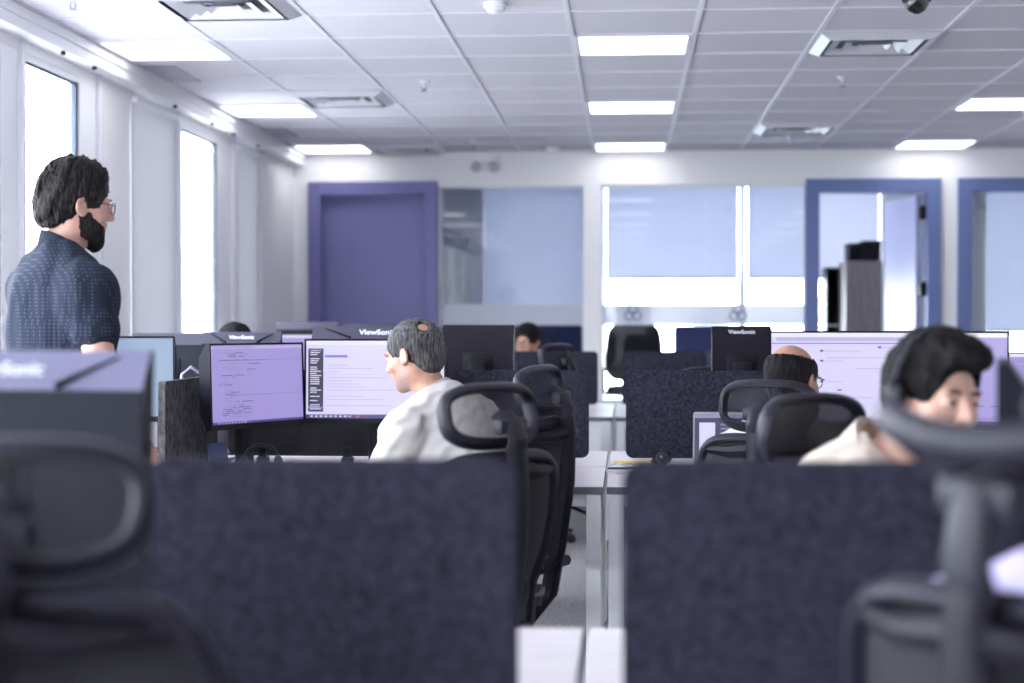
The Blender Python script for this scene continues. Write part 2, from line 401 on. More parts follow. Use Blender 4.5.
# ------------------------------------------------------------------ ceiling things
rowname = {2: 'first row from the far wall', 1: 'second row from the far wall', 0: 'third row from the far wall', -1: 'fourth row from the far wall', -2: 'fifth row from the far wall', -3: 'sixth row from the far wall', -4: 'seventh row from the far wall', -5: 'eighth row from the far wall'}
def light_panel(x, y, lab, HC=HC):
    t = thing('ceiling_light', lab, 'ceiling light', (x + TX / 2, y + TY / 2, HC - .006), 0, 'square ceiling light panels'); hx, hy = TX / 2 - .012, TY / 2 - .012
    bm = nb()
    for p, q in (((-hx, -hy), (hx, -hy + .02)), ((-hx, hy - .02), (hx, hy)), ((-hx, -hy + .02), (-hx + .02, hy - .02)), ((hx - .02, -hy + .02), (hx, hy - .02))): box(bm, (*p, -.004), (*q, .008))
    obj('frame', bm, TBAR, t, False)
    bm = nb(); box(bm, (-hx + .02, -hy + .02, -.001), (hx - .02, hy - .02, .006)); obj('diffuser', bm, LAMP, t, False)
for ci, (x, nm) in enumerate(((GX - 5 * TX, 'window side'), (GX - TX, 'middle'), (GX + 3 * TX, 'door side'))):
    for k in range(-5, 3): light_panel(x, GY + 4 * TY * k, 'bright square ceiling light panel, %s column, %s' % (nm, rowname[k]))
light_panel(.2, 14.2, 'added unseen light panel brightening the office behind the emblem glass', HO)  # out-of-view office panels, added to brighten the rooms behind the glass
light_panel(1.3, 14.2, 'added unseen light panel brightening the office with the open door', HO)
def diffuser(x, y, lab):
    t = thing('air_diffuser', lab, 'air diffuser', (x + TX / 2, y + TY / 2, HC - .006), 0, 'square ceiling air diffusers')
    hx, hy = TX / 2 - .012, TY / 2 - .012
    bm = nb(); box(bm, (-hx, -hy, .001), (hx, hy, .006)); obj('backing', bm, mat('duct_grey', (.16, .17, .19), .6), t, False)
    for i in range(4):
        bm = nb(); s0 = 1 - .24 * i; s1 = s0 - .17; z0, z1 = (-.006 - .004 * i, -.034 + .004 * i)
        z0 = -.002 if i == 0 else -.026; z1 = -.030 if i == 0 else -.004
        A = [(-hx * s0, -hy * s0, z0), (hx * s0, -hy * s0, z0), (hx * s0, hy * s0, z0), (-hx * s0, hy * s0, z0)]
        B = [(-hx * s1, -hy * s1, z1), (hx * s1, -hy * s1, z1), (hx * s1, hy * s1, z1), (-hx * s1, hy * s1, z1)]
        for dz in (0, .004):
            for j in range(4):
                k = (j + 1) % 4; quad(bm, *[Vector(v) + Vector((0, 0, dz)) for v in (A[j], A[k], B[k], B[j])])
        obj('louvre', bm, METAL, t, False)
diffuser(GX - 4 * TX, GY - 2 * TY, 'large metal ceiling air diffuser cut off by the top of the picture')
diffuser(GX - 4 * TX, GY + 3 * TY, 'metal ceiling air diffuser beside the second window-side light panel')
diffuser(GX - 4 * TX, GY + 8 * TY, 'small far metal air diffuser above the violet door')
diffuser(GX + TX, GY, 'metal ceiling air diffuser beside the nearest middle light, door side')
diffuser(GX + TX, GY + 6 * TY, 'metal ceiling air diffuser above the tall glass, near the far wall')
for k, (y0, y1) in enumerate(((8.72, 9.28), (11.55, 12.12))):
    t = thing('return_grille', ('grey slot grille behind the nearest window-side light panel', 'grey slot grille behind the second window-side light panel')[k], 'vent', (-2.585, (y0 + y1) / 2, HC - .004), 0, 'grey slot grilles')
    h = (y1 - y0) / 2; bm = nb(); box(bm, (-.09, -h, -.003), (.09, h, .003)); obj('backing', bm, mat('grille_grey', (.38, .39, .45), .6), t, False)
    bm = nb()
    for i in range(7): box(bm, (-.084 + i * .0265, -h + .01, -.008), (-.075 + i * .0265, h - .01, -.002))
    obj('slats', bm, mat('grille_slat', (.46, .47, .53), .5), t, False)
SPK = [(-2.41, 6.85, 'sprinkler head next to the top left light panel'), (-1.19, 9.39, 'sprinkler head between the violet door and the middle lights'), (1.25, 9.40, 'sprinkler head behind the nearest door-side diffuser'), (-1.19, 12.48, 'farthest small sprinkler head above the clear glass'), (1.25, 12.4, 'sprinkler head just beyond the far diffuser')]
for (x, y, lab) in SPK:
    t = thing('sprinkler', lab, 'sprinkler', (x, y, HC), 0, 'ceiling sprinklers')
    bm = nb(); lathe(bm, [(.035, 0), (.033, -.006), (.012, -.012), (.010, -.03)], 16); obj('escutcheon', bm, METAL, t)
    bm = nb(); tube(bm, [(-.009, 0, -.028), (-.014, 0, -.042), (0, 0, -.056)], .003, 6); tube(bm, [(.009, 0, -.028), (.014, 0, -.042), (0, 0, -.056)], .003, 6); lathe(bm, [(.02, -.056), (.02, -.059), (.004, -.062)], 12); obj('deflector', bm, GREYP, t)
for (x, y, lab) in ((-.58, 7.12, 'round white smoke detector at the top edge of the picture'), (-.59, 13.0, 'round white smoke detector by the far wall'), (2.72, 11.0, 'white detector beside the door-side light panel')):
    t = thing('smoke_detector', lab, 'smoke detector', (x, y, HC), 0, 'smoke detectors')
    bm = nb(); lathe(bm, [(.055, 0), (.055, -.015), (.05, -.02)], 24); obj('base', bm, WHITE, t)
    bm = nb(); lathe(bm, [(.045, -.02), (.042, -.035), (.025, -.045), (.003, -.046)], 24); obj('cover', bm, WHITE, t)
t = thing('dome_camera', 'black dome camera on the ceiling at the top edge', 'camera', (1.26, 7.08, HC))
bm = nb(); lathe(bm, [(.065, 0), (.065, -.02), (.06, -.028)], 24); obj('base', bm, BLACK, t)
bm = nb(); lathe(bm, [(.052, -.026), (.05, -.045), (.036, -.068), (.015, -.08), (.002, -.082)], 24); obj('dome', bm, mat('dome_gloss', (.01, .01, .012), .08), t)
t = thing('emergency_light', 'small twin-head emergency light high on the far wall', 'emergency light', (PX(485, YB), YB, 2.66))
bm = nb(); box(bm, (-.10, -.05, -.03), (.10, 0, .045), .008); obj('body', bm, WHITE, t)
for sx in (-1, 1):
    bm = nb(); lathe(bm, [(.012, 0), (.038, .03), (.042, .07), (.038, .075)], 16, (sx * .055, -.02, -.05), 0, Matrix.Rotation(rad(125), 4, 'X') @ Matrix.Rotation(rad(sx * 20), 4, 'Y')); obj('lamp_head', bm, mat('lamp_head_pale', (.5, .5, .54), .4), t)

# ------------------------------------------------------------------ desks
ZR = [2.166, 6.19, 10.2]; DD = .76; HD = .73; SEAM = P(605, 487, 5.43).x
def desk(x0, x1, y0, y1, lab):
    t = thing('desk', lab, 'desk', ((x0 + x1) / 2, (y0 + y1) / 2, 0), 0, 'pale bench desks'); hx, hy = (x1 - x0) / 2 - .002, (y1 - y0) / 2 - .002
    bm = nb(); box(bm, (-hx, -hy, HD - .025), (hx, hy, HD), .002); 
    for f in bm.faces:
        if abs(f.normal.z) < .5: f.material_index = 1
    obj('desktop', bm, [DESK, DESKE], t, False)
    for sx in (-1, 1):
        for sy in (-1, 1):
            bm = nb(); box(bm, (sx * (hx - .058), sy * (hy - .004), 0), (sx * (hx - .006), sy * (hy - .064), HD - .026), .004); obj('leg', bm, STEELW, t, False)
    bm = nb()
    for sy in (-1, 1): box(bm, (-hx + .06, sy * (hy - .03), HD - .07), (hx - .06, sy * (hy - .06), HD - .027))
    for sx in (-1, 1): box(bm, (sx * (hx - .01), -hy + .066, HD - .07), (sx * (hx - .05), hy - .066, HD - .027))
    obj('frame', bm, STEELW, t, False)
rn = ['nearest', 'middle', 'far']
for i, zc in enumerate(ZR):
    for (a, b, side) in ((-1.585, SEAM - .004, 'window side of the seam'), (SEAM + .004, 1.50, 'door side of the seam')):
        if i > 0: desk(a, b, zc - DD, zc - .004, 'pale bench desk in the %s row, camera-facing half, %s' % (rn[i], side))
        desk(a, b, zc + .004, zc + DD, 'pale bench desk in the %s row, far half, %s' % (rn[i], side))
    if i == 1: desk(1.51, 3.0, zc + .004, zc + DD, 'pale bench desk at the door-side end of the middle row, far half')
    if i > 0:
        desk(-2.70, -1.625, zc - DD, zc - .004, 'pale bench desk against the windows in the %s row, camera-facing half' % rn[i])
        desk(-2.70, -1.625, zc + .004, zc + DD, 'pale bench desk against the windows in the %s row, far half' % rn[i])

def divider(xa, xb, y, lab, z0=.765, z1=1.103, m=FELT):
    t = thing('desk_divider', lab, 'desk divider', ((xa + xb) / 2, y, 0), 0, 'charcoal felt desk dividers'); hw = (xb - xa) / 2
    bm = nb(); prism(bm, rrect(-hw, hw, z0, z1, .028), -.014, .014, 'y')
    es = [e for e in bm.edges if len(e.link_faces) == 2 and abs(e.link_faces[0].normal.dot(e.link_faces[1].normal)) < .3]
    bmesh.ops.bevel(bm, geom=es, offset=.004, segments=2, affect='EDGES'); obj('felt_panel', bm, m, t)
    for sx in (-.55, .55):
        bm = nb(); box(bm, (sx * hw - .022, -.024, HD), (sx * hw + .022, .024, HD + .03), .003); box(bm, (sx * hw - .016, -.022, HD + .03), (sx * hw + .016, -.014, .80), .002); box(bm, (sx * hw - .016, .014, HD + .03), (sx * hw + .016, .022, .80), .002); obj('clamp', bm, BLACK, t)
for i, zc in enumerate(ZR):
    l1, l0 = (PX(518, zc), PX(147, zc)) if i == 0 else (PX(589, zc), PX(589, zc) - .53) if i == 1 else (PX(598, zc), PX(598, zc) - .53)
    r0 = PX((623, 626, 622)[i], zc); r1 = r0 + .53
    divider(l0, l1, zc, ['big blurred charcoal felt divider below the white-shirted man', 'charcoal felt divider just behind the empty mesh chairs', 'farthest charcoal felt divider beside the pale column'][i])
    divider(r0, r1, zc, ['big blurred charcoal felt divider below the man in the cream hoodie', 'charcoal felt divider behind the laptop', 'farthest charcoal felt divider behind the laptop row'][i])
t = thing('desk_divider', 'grey felt side screen next to the purple code monitor', 'desk divider', (-1.605, 5.80, 0), rad(90), 'charcoal felt desk dividers')
bm = nb(); prism(bm, rrect(-.36, .36, .765, 1.083, .02), -.012, .012, 'y'); obj('felt_panel', bm, FELT2, t)
for sx in (-.2, .2):
    bm = nb(); box(bm, (sx - .02, -.04, HD), (sx + .02, .04, HD + .06), .003); obj('clamp', bm, BLACK, t)

# ------------------------------------------------------------------ monitors
SC = {
 'off': mat('screen_off', (.012, .013, .02), .12), 'slate': mat('screen_slate_painted_reflection', (.13, .17, .22), .25),  # slate: an off screen with the window reflection put into its colour
 'lav': glow('screen_lavender', (.36, .30, .68), 1.0), 'pale': glow('screen_pale', (.72, .68, .98), 1.0), 'ink': glow('screen_ink', (.13, .10, .26), 1.0),
 'greyl': glow('screen_grey_text', (.30, .26, .50), 1.0), 'navy': glow('screen_navy', (.035, .032, .085), 1.0), 'blue': glow('screen_blue', (.22, .18, .72), 1.0),
 'bar': glow('screen_taskbar', (.06, .045, .22), 1.0), 'red': glow('screen_red', (.65, .16, .16), 1.0), 'white': glow('screen_white', (.85, .84, 1.0), 1.0), 'pt': glow('screen_text_pale', (.50, .46, .74), 1.0)}
def code_content():
    R = random.Random(3); c = [('lav', 0, 0, 1, 1), ('pt', .0, .955, 1, .985), ('ink', .03, .965, .45, .975)]
    y = .90
    while y > .08:
        if R.random() < .78:
            x = .08 + R.choice((0, .03, .06, .1)); n = R.randint(1, 3)
            for _ in range(n):
                w = R.uniform(.03, .13); c.append((R.choice(('ink', 'greyl')), x, y, x + w, y + .011)); x += w + .02
                if x > .55: break
        y -= .024
    for yy in (.80, .355): c += [('greyl', .18, yy, .98, yy + .012), ('ink', .18, yy + .002, .60, yy + .010)]
    c += [('bar', 0, 0, 1, .03)] + [('white', .06 + .035 * i, .008, .08 + .035 * i, .022) for i in range(9)] + [('red', .30, .008, .33, .024)]
    return c
def page_content():
    R = random.Random(8); c = [('pale', 0, 0, 1, 1), ('white', 0, .95, 1, 1), ('pt', .1, .965, .5, .975), ('navy', .015, .085, .125, .90), ('blue', .135, .785, .30, .815)]
    y = .87
    while y > .11:
        if R.random() < .8: c.append(('white', .03, y, .03 + R.uniform(.04, .08), y + .012))
        y -= .027
    c.append(('blue', .015, .13, .125, .15)); y = .72
    while y > .12:
        if R.random() < .6: c.append(('pt', .15, y, .15 + R.uniform(.05, .6), y + .008))
        y -= .04
    c += [('pt', .13, .57, .95, .573), ('bar', 0, 0, 1, .05)] + [('white', .03 + .035 * i, .015, .05 + .035 * i, .036) for i in range(9)] + [('red', .36, .012, .39, .038), ('blue', .30, .012, .33, .038)]
    return c
def wide_content():
    R = random.Random(4); c = [('pale', 0, 0, 1, 1), ('white', 0, .955, 1, 1), ('pt', .02, .91, .98, .95), ('blue', .0, .878, .60, .89), ('bar', 0, 0, 1, .045)]
    for (x, y, w) in ((.21, .79, .10), (.21, .68, .02), (.21, .45, .02), (.21, .12, .02), (.46, .83, .015)): c.append(('ink', x, y, x + .015, y + .022)); c.append(('pt', x + .02, y + .004, x + .02 + w + .06, y + .012))
    for (x0, x1, y) in ((.24, .50, .72), (.36, .58, .60), (.22, .44, .28), (.22, .40, .2)): c.append(('pt', x0, y, x1, y + .008))
    c.append(('ink', .285, .36, .305, .375))
    c += [('lav', .79, .05, 1, .95), ('ink', .95, .88, .98, .89), ('ink', .80, .2, .98, .21)]
    for i in range(5):
        for j in range(6): c.append(('ink', .84 + .024 * j, .85 - .02 * i, .848 + .024 * j, .855 - .02 * i))
    for i in range(12): c.append(('white', .2 + .02 * i, .012, .212 + .02 * i, .034))
    return c
def simple_content(bg, seed):
    R = random.Random(seed); c = [(bg, 0, 0, 1, 1), ('bar', 0, 0, 1, .05), ('white', 0, .95, 1, 1)]
    for i in range(14):
        y = .12 + i * .055; x = R.uniform(.05, .15); c.append(('pt' if bg != 'navy' else 'greyl', x, y, x + R.uniform(.1, .6), y + .012))
    return c
def monitor(lab, loc, rz, w, h, zt, content=None, logo=None, tilt=0, curve=0, off='off', groove=False, stand=True, top=None, grp='monitors on the desks', dkname='monitor'):
    """local: origin on the desktop, screen faces -y, zt = top of the panel above the desk"""
    t = thing(dkname, lab, 'monitor', loc, rz, grp)
    nx = 20 if curve else 1
    T = Matrix.Translation((0, 0, zt - h / 2)) @ Matrix.Rotation(tilt, 4, 'X') @ Matrix.Translation((0, 0, -(zt - h / 2)))
    def bend(v): return T @ Vector((v[0], v[1] - curve * v[0] * v[0], v[2]))
    z0 = zt - h
    def slab(bm, prof, x0, x1, mi=None):
        n = max(1, int(round(nx * (x1 - x0) / w))) if curve else 1
        rows = [[bm.verts.new(bend((x0 + (x1 - x0) * i / n, p[0], p[1]))) for p in prof] for i in range(n + 1)]; k = len(prof); fs = []
        for i in range(n):
            for j in range(k):
                f = bm.faces.new((rows[i][j], rows[i][(j + 1) % k], rows[i + 1][(j + 1) % k], rows[i + 1][j])); fs.append(f)
                if mi: f.material_index = mi[j]
        fs.append(bm.faces.new(rows[0])); fs.append(bm.faces.new(list(reversed(rows[-1]))))
        bmesh.ops.recalc_face_normals(bm, faces=fs)
    bm = nb(); s = .15 * h
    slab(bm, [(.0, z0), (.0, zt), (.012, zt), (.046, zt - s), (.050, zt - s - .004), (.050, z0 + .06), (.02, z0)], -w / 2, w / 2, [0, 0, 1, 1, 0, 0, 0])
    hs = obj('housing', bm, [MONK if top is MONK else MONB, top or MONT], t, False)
    b = .007; bb = .020
    bm = nb()
    slab(bm, [(-.006, zt - b), (-.006, zt), (.001, zt), (.001, zt - b)], -w / 2, w / 2); slab(bm, [(-.006, z0), (-.006, z0 + bb), (.001, z0 + bb), (.001, z0)], -w / 2, w / 2)
    slab(bm, [(-.006, z0 + bb), (-.006, zt - b), (.001, zt - b), (.001, z0 + bb)], -w / 2, -w / 2 + b); slab(bm, [(-.006, z0 + bb), (-.006, zt - b), (.001, zt - b), (.001, z0 + bb)], w / 2 - b, w / 2)
    obj('bezel', bm, BLACK, t, False)
    bm = nb(); c = content or [(off, 0, 0, 1, 1)]; keys = []
    sw, sh = w - 2 * b, h - b - bb
    for i, (m, u0, v0, u1, v1) in enumerate(c):
        if m not in keys: keys.append(m)
        y = -.003 - .0004 * min(i, 1) - (.0002 if i > 5 else 0)
        n = max(1, int(nx * (u1 - u0))) if curve else 1
        for q in range(n):
            ua = u0 + (u1 - u0) * q / n; ub = u0 + (u1 - u0) * (q + 1) / n
            quad(bm, *[bend((-w / 2 + b + u * sw, y, z0 + bb + v * sh)) for (u, v) in ((ua, v0), (ub, v0), (ub, v1), (ua, v1))], keys.index(m))
    obj('screen', bm, [SC[k] for k in keys], t, False)
    if logo:
        bm = text_bm('ViewSonic', logo); an = math.atan2(.034, s)
        ML = T @ Matrix.Translation((0, .030, zt - s * .52)) @ Matrix.Rotation(rad(180), 4, 'Z') @ Matrix.Rotation(PI / 2 - an, 4, 'X') @ Matrix.Translation((0, 0, .0015))
        bm.transform(ML); obj('logo_lettering', bm, LOGO, t, False)
    if groove:
        for sx in (-1, 1):
            bm = nb(); pa = [T @ Vector(v) for v in ((sx * w * .40, .0175, zt - s * .15), (sx * w * .28, .036, zt - s * .62), (sx * w * .20, .047, zt - s * .97))]
            tube(bm, pa, [.002, .0045, .008], 6); obj('vent_groove', bm, BLACK, t)
    if stand:
        bm = nb(); box(bm, (-.035, .05, .012), (.035, .085, z0 + h * .55), .006); box(bm, (-.06, .045, z0 + h * .35), (.06, .055, z0 + h * .65), .004); obj('stand_neck', bm, BLACK, t)
        bm = nb(); prism(bm, rrect(-.12, .12, -.08, .12, .03), 0, .012, 'z'); obj('stand_base', bm, BLACK, t)
    return t
def mon_px(lab, p0, p1, ytop, Y, **kw):
    """flat-on monitor spanning two image columns at depth Y"""
    a, b = P(p0, ytop, Y), P(p1, ytop, Y)
    return a, b
# near blurred monitor back (nearest row, far half), screen towards +y
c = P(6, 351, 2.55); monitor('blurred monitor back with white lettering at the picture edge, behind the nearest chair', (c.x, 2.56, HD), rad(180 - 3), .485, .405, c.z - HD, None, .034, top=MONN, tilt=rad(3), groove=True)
# edge-on monitor in front of the hoodie man
c = P(1004, 361, 2.6); monitor('dark monitor seen edge-on beside the face of the man in headphones', (c.x, 2.62, HD), rad(257), .40, .31, c.z - HD)
# white-shirt man's pair
a = P(208, 345, 5.60); b = P(304, 341, 6.04); m_ = (a + b) / 2
monitor('monitor with a lavender code screen, angled beside the felt side screen', (m_.x, m_.y, HD), math.atan2(b.y - a.y, b.x - a.x), (b - a).length - .012, .312, m_.z - HD, code_content(), tilt=rad(-2))
a = P(304.5, 341, 6.03); b = P(446, 337, 6.03); m_ = (a + b) / 2
monitor('monitor with a pale page and dark sidebar facing the white-shirted man', (m_.x, m_.y, HD), 0, (b - a).length, .322, m_.z - HD, page_content(), tilt=rad(-2))
# switched-off monitor beside the standing man, window reflection painted on its screen
a = P(112, 336, 5.62); b = P(166, 336, 5.80); m_ = (a + b) / 2
monitor('grey-blue switched-off monitor below the bearded man\'s elbow', (m_.x - .08, m_.y - .05, HD), rad(10), .44, .31, m_.z - HD, None, curve=.35, off='slate')
# far half of the middle row: backs towards the camera
def back_mon(px, py, Y, w, h, lab, rz=0, logo=.03, **kw):
    c = P(px, py, Y); return monitor(lab, (c.x, Y, HD), rad(180 + rz), w, h, c.z - HD, None, logo, **kw)
back_mon(378, 327, 6.78, .56, .33, 'monitor back with white lettering above the pale page screen', 0, .037, tilt=rad(4), groove=True)
back_mon(243, 332, 6.72, .335, .31, 'lettered monitor back above the lavender code screen', 0, .026, tilt=rad(2), groove=True)
back_mon(170, 333, 6.80, .325, .31, 'dark monitor back between the code screen and the grey-blue monitor', 0, None)
back_mon(479, 325, 6.66, .30, .33, 'black monitor back right beside the white-shirted man\'s head', -2, None, top=MONK)
back_mon(741, 326, 6.66, .245, .33, 'dark navy monitor back left of the bald man', 2, .026, top=MONK)
# ultrawide
a = P(771, 331, 5.98); b = P(1010, 331, 5.86); m_ = (a + b) / 2
monitor('wide curved monitor with a pale lavender page behind the bald man', (m_.x, m_.y + .03, HD), math.atan2(b.y - a.y, b.x - a.x), (b - a).length, .36, m_.z - HD, wide_content(), curve=.28)
# far row
c = P(294, 334, 9.85); monitor('small far monitor with a lavender screen under the violet door', (c.x, 9.85, HD), rad(6), .25, .31, c.z - HD, simple_content('lav', 2))
c = P(308, 322, 10.75); monitor('far dark monitor back below the left edge of the violet door', (c.x, 10.75, HD), rad(180), .43, .31, c.z - HD)
c = P(372, 324, 10.75); monitor('far black monitor back below the violet door, nearer the grey-haired man', (c.x, 10.75, HD), rad(178), .40, .31, c.z - HD)
c = P(1034, 352, 6.75); monitor('lavender screen at the picture edge beyond the wide curved monitor', (c.x, 6.75, HD), rad(-8), .34, .30, c.z - HD, simple_content('lav', 5))

# ------------------------------------------------------------------ chairs
def superell(a, b, n, k, taper=0):
    pts = []
    for i in range(k):
        t = 2 * PI * i / k; c, s = math.cos(t), math.sin(t)
        u = a * math.copysign(abs(c) ** (2 / n), c); v = b * math.copysign(abs(s) ** (2 / n), s)
        pts.append((u * (1 + taper * v / b), v))
    return pts
def chair(lab, loc, rz, lift=0, headtilt=12, grp='black mesh office chairs', arms=True, hup=0):
    t = thing('office_chair', lab, 'office chair', (loc[0], loc[1], 0), rz, grp)
    L = lift
    for k in range(5):
        a = rad(90 + 72 * k + 20); d = Vector((math.cos(a), math.sin(a), 0))
        bm = nb(); tube(bm, [d * .03 + Vector((0, 0, .105)), d * .16 + Vector((0, 0, .098)), d * .315 + Vector((0, 0, .075))], [.030, .024, .017], 10, flat=(1, .7)); lg = obj('base_leg', bm, BLACKS, t)
        bm = nb(); s = Vector((-d.y, d.x, 0)); p = d * .305
        for q in (-1, 1):
            MM = Matrix.Translation(p + s * q * .014 + Vector((0, 0, .029))) @ s.to_track_quat('Z', 'Y').to_matrix().to_4x4()
            lathe(bm, [(.020, -.009), (.028, -.006), (.028, .006), (.020, .009)], 14, (0, 0, 0), 0, MM)
        tube(bm, [p + Vector((0, 0, .035)), p + Vector((0, 0, .075))], .009, 8); obj('caster', bm, RUBBER, lg)
    bm = nb(); lathe(bm, [(.032, .06), (.036, .085), (.036, .125), (.03, .13), (.026, .30), (.018, .305), (.018, .40 + L)], 16); obj('gas_cylinder', bm, BLACK, t)
    bm = nb(); box(bm, (-.09, -.16, .385 + L), (.09, .11, .43 + L), .012); tube(bm, [(.08, .0, .41 + L), (.25, .02, .405 + L)], .007, 8); obj('tilt_mechanism', bm, BLACK, t)
    # seat
    bm = nb(); pl = superell(.25, .245, 4.2, 40); R = []
    for (s, z) in ((.0, .435), (.93, .432), (1.0, .45), (1.0, .468), (.96, .484), (.8, .492), (.4, .487), (.0, .484)):
        R.append([bm.verts.new((u * s, v * s + .02, z + L - (.03 * max(0, v - .15) / .1 if s > .3 else 0))) for (u, v) in pl])
    for i in range(len(R) - 1):
        for j in range(40): bm.faces.new((R[i][j], R[i][(j + 1) % 40], R[i + 1][(j + 1) % 40], R[i + 1][j]))
    bmesh.ops.remove_doubles(bm, verts=bm.verts, dist=1e-5); obj('seat', bm, FABRIC, t)
    # back
    def bs(u, v, off=0):
        return Vector((u, -.215 - .20 * (v - .56) + .035 * math.exp(-((v - .68) / .09) ** 2) + .75 * u * u + off, v + L))
    vc, hb = .795, .252
    pl = superell(.245, hb, 4.5, 56, -.05)
    bm = nb(); tube(bm, [bs(u, vc + v) for (u, v) in pl], .015, 10, closed=True, flat=(1.0, 1.25)); bf = obj('back_frame', bm, BLACKS, t)
    bm = nb(); n = 14; rings = []
    for s in [i / 8 for i in range(9)]:
        rings.append([bm.verts.new(bs(u * s, vc + v * s)) for (u, v) in pl])
    for i in range(8):
        for j in range(56): bm.faces.new((rings[i][j], rings[i][(j + 1) % 56], rings[i + 1][(j + 1) % 56], rings[i + 1][j]))
    bmesh.ops.remove_doubles(bm, verts=bm.verts, dist=1e-5); obj('back_mesh', bm, MESHB, t)
    bm = nb(); pts = [bs(u, .69, -.035) for u in [-.17 + .34 * i / 12 for i in range(13)]]; tube(bm, pts, [.02] + [.034] * 11 + [.02], 10, flat=(.45, 1.6)); obj('lumbar_support', bm, BLACK, t)
    # spine
    bm = nb(); pts = [(0, -.10, .40 + L), (0, -.22, .415 + L), (0, -.285, .50 + L), (0, -.315, .66 + L), (0, -.345, .86 + L), (0, -.352, 1.02 + L), (0, -.345, 1.075 + L)]
    tube(bm, pts, [.030, .030, .034, .034, .032, .028, .024], 10, flat=(1.15, .8))
    for v, w in ((.60, .2), (1.015, .19)):
        sp = (0, -.30 if v < .7 else -.345, v + L)
        for sx in (-1, 1): tube(bm, [sp, (sx * w * .5, -.30 if v < .7 else -.33, v + L - .01), bs(sx * w, v - .01, -.004)], [.026, .020, .013], 8)
    obj('spine', bm, BLACK, t)
    # headrest: bracket + ring + mesh
    hv = 1.148 + hup; hh = .070
    def hsf(u, v, off=0):
        ca, sa = math.cos(rad(headtilt)), math.sin(rad(headtilt)); q = 1.5 * u * u + off
        return Vector((u, -.285 + v * sa + q * ca, hv + v * ca - q * sa + L + .30 * u * u))
    bm = nb(); tube(bm, [(0, -.345, 1.06 + L), (0, -.355, 1.09 + L), (0, -.335, hv + L - .02), hsf(0, -.005, -.012)], [.026, .024, .024, .030], 10, flat=(1.3, .7)); box(bm, (-.05, -.345, hv + L - .045), (.05, -.31, hv + L - .005), .01); obj('headrest_bracket', bm, GREYP if False else BLACKS, t)
    pl = superell(.152, hh, 3.2, 48)
    bm = nb(); tube(bm, [hsf(u, v) for (u, v) in pl], .0165, 10, closed=True, flat=(.8, 1.35)); hf = obj('headrest_frame', bm, BLACKS, t)
    bm = nb(); rings = []
    for s in [i / 6 for i in range(7)]: rings.append([bm.verts.new(hsf(u * s, v * s)) for (u, v) in pl])
    for i in range(6):
        for j in range(48): bm.faces.new((rings[i][j], rings[i][(j + 1) % 48], rings[i + 1][(j + 1) % 48], rings[i + 1][j]))
    bmesh.ops.remove_doubles(bm, verts=bm.verts, dist=1e-5); obj('headrest_mesh', bm, MESHF, hf)
    if arms:
        for sx in (-1, 1):
            bm = nb(); tube(bm, [(sx * .12, -.04, .415 + L), (sx * .26, -.05, .42 + L), (sx * .285, -.05, .47 + L), (sx * .285, -.04, .62 + L)], [.018, .02, .02, .017], 8); ar = obj('armrest_post', bm, BLACK, t)
            bm = nb(); prism(bm, [(p[0] + sx * .285, p[1] - .02) for p in superell(.045, .125, 4, 28)], .62 + L, .648 + L, 'z'); obj('armrest_pad', bm, BLACKS, ar)
    return t
def chair_at(px, py, Y, deg, lab, lift=None, **kw):
    """headrest top centre at image point, back plane at depth Y; deg = heading left of straight-away"""
    p = P(px, py, Y); r = rad(deg)
    hx, hy = 0, -.27
    loc = (p.x - (hx * math.cos(r) - hy * math.sin(r)), Y - (hx * math.sin(r) + hy * math.cos(r)))
    if lift is None: lift = p.z - 1.24 - kw.get('hup', 0)
    return chair(lab, loc, r, lift, **kw)
nc2 = chair_at(8, 427, 1.80, 2, 'nearest blurred black chair at the bottom corner, headrest against the lettered monitor', arms=False)
nch = chair_at(1014, 386, 1.78, -48, 'nearest blurred black chair below the man in headphones, turned towards the doors', arms=False, headtilt=-62, hup=.04)
for o_ in nch.children_recursive + nc2.children_recursive:
    if 'back_mesh' in o_.name: o_.data.materials[0] = FABRIC
chair_at(494, 378, 3.95, 50, 'empty black mesh chair directly behind the white-shirted man, nearer of the two')
chair_at(545, 361, 5.12, 70, 'black mesh chair the white-shirted man sits in, tilted spine over the desk corner')
chair_at(766, 376, 5.02, -28, 'black mesh chair the bald man sits in')
dch = chair_at(806, 388, 3.72, -140, 'black mesh chair the man in the cream hoodie sits in')
for o_ in dch.children_recursive:
    if o_.name.startswith('headrest_mesh'): o_.data.materials[0] = MESHB
chair_at(488, 351, 7.5, 155, 'dark chair in front of the far black monitor, its headrest showing above the divider')
chair_at(560, 341, 9.05, 58, 'far black mesh chair in front of the farthest divider by the pale column')
chair_at(712, 364, 7.5, 175, 'dark chair whose curved top shows over the divider behind the laptop')
gch = chair_at(634, 303, 14.75, 180, 'dark office chair behind the emblem glass')
for o_ in gch.children_recursive:
    if 'mesh' in o_.name: o_.data.materials[0] = FABRIC
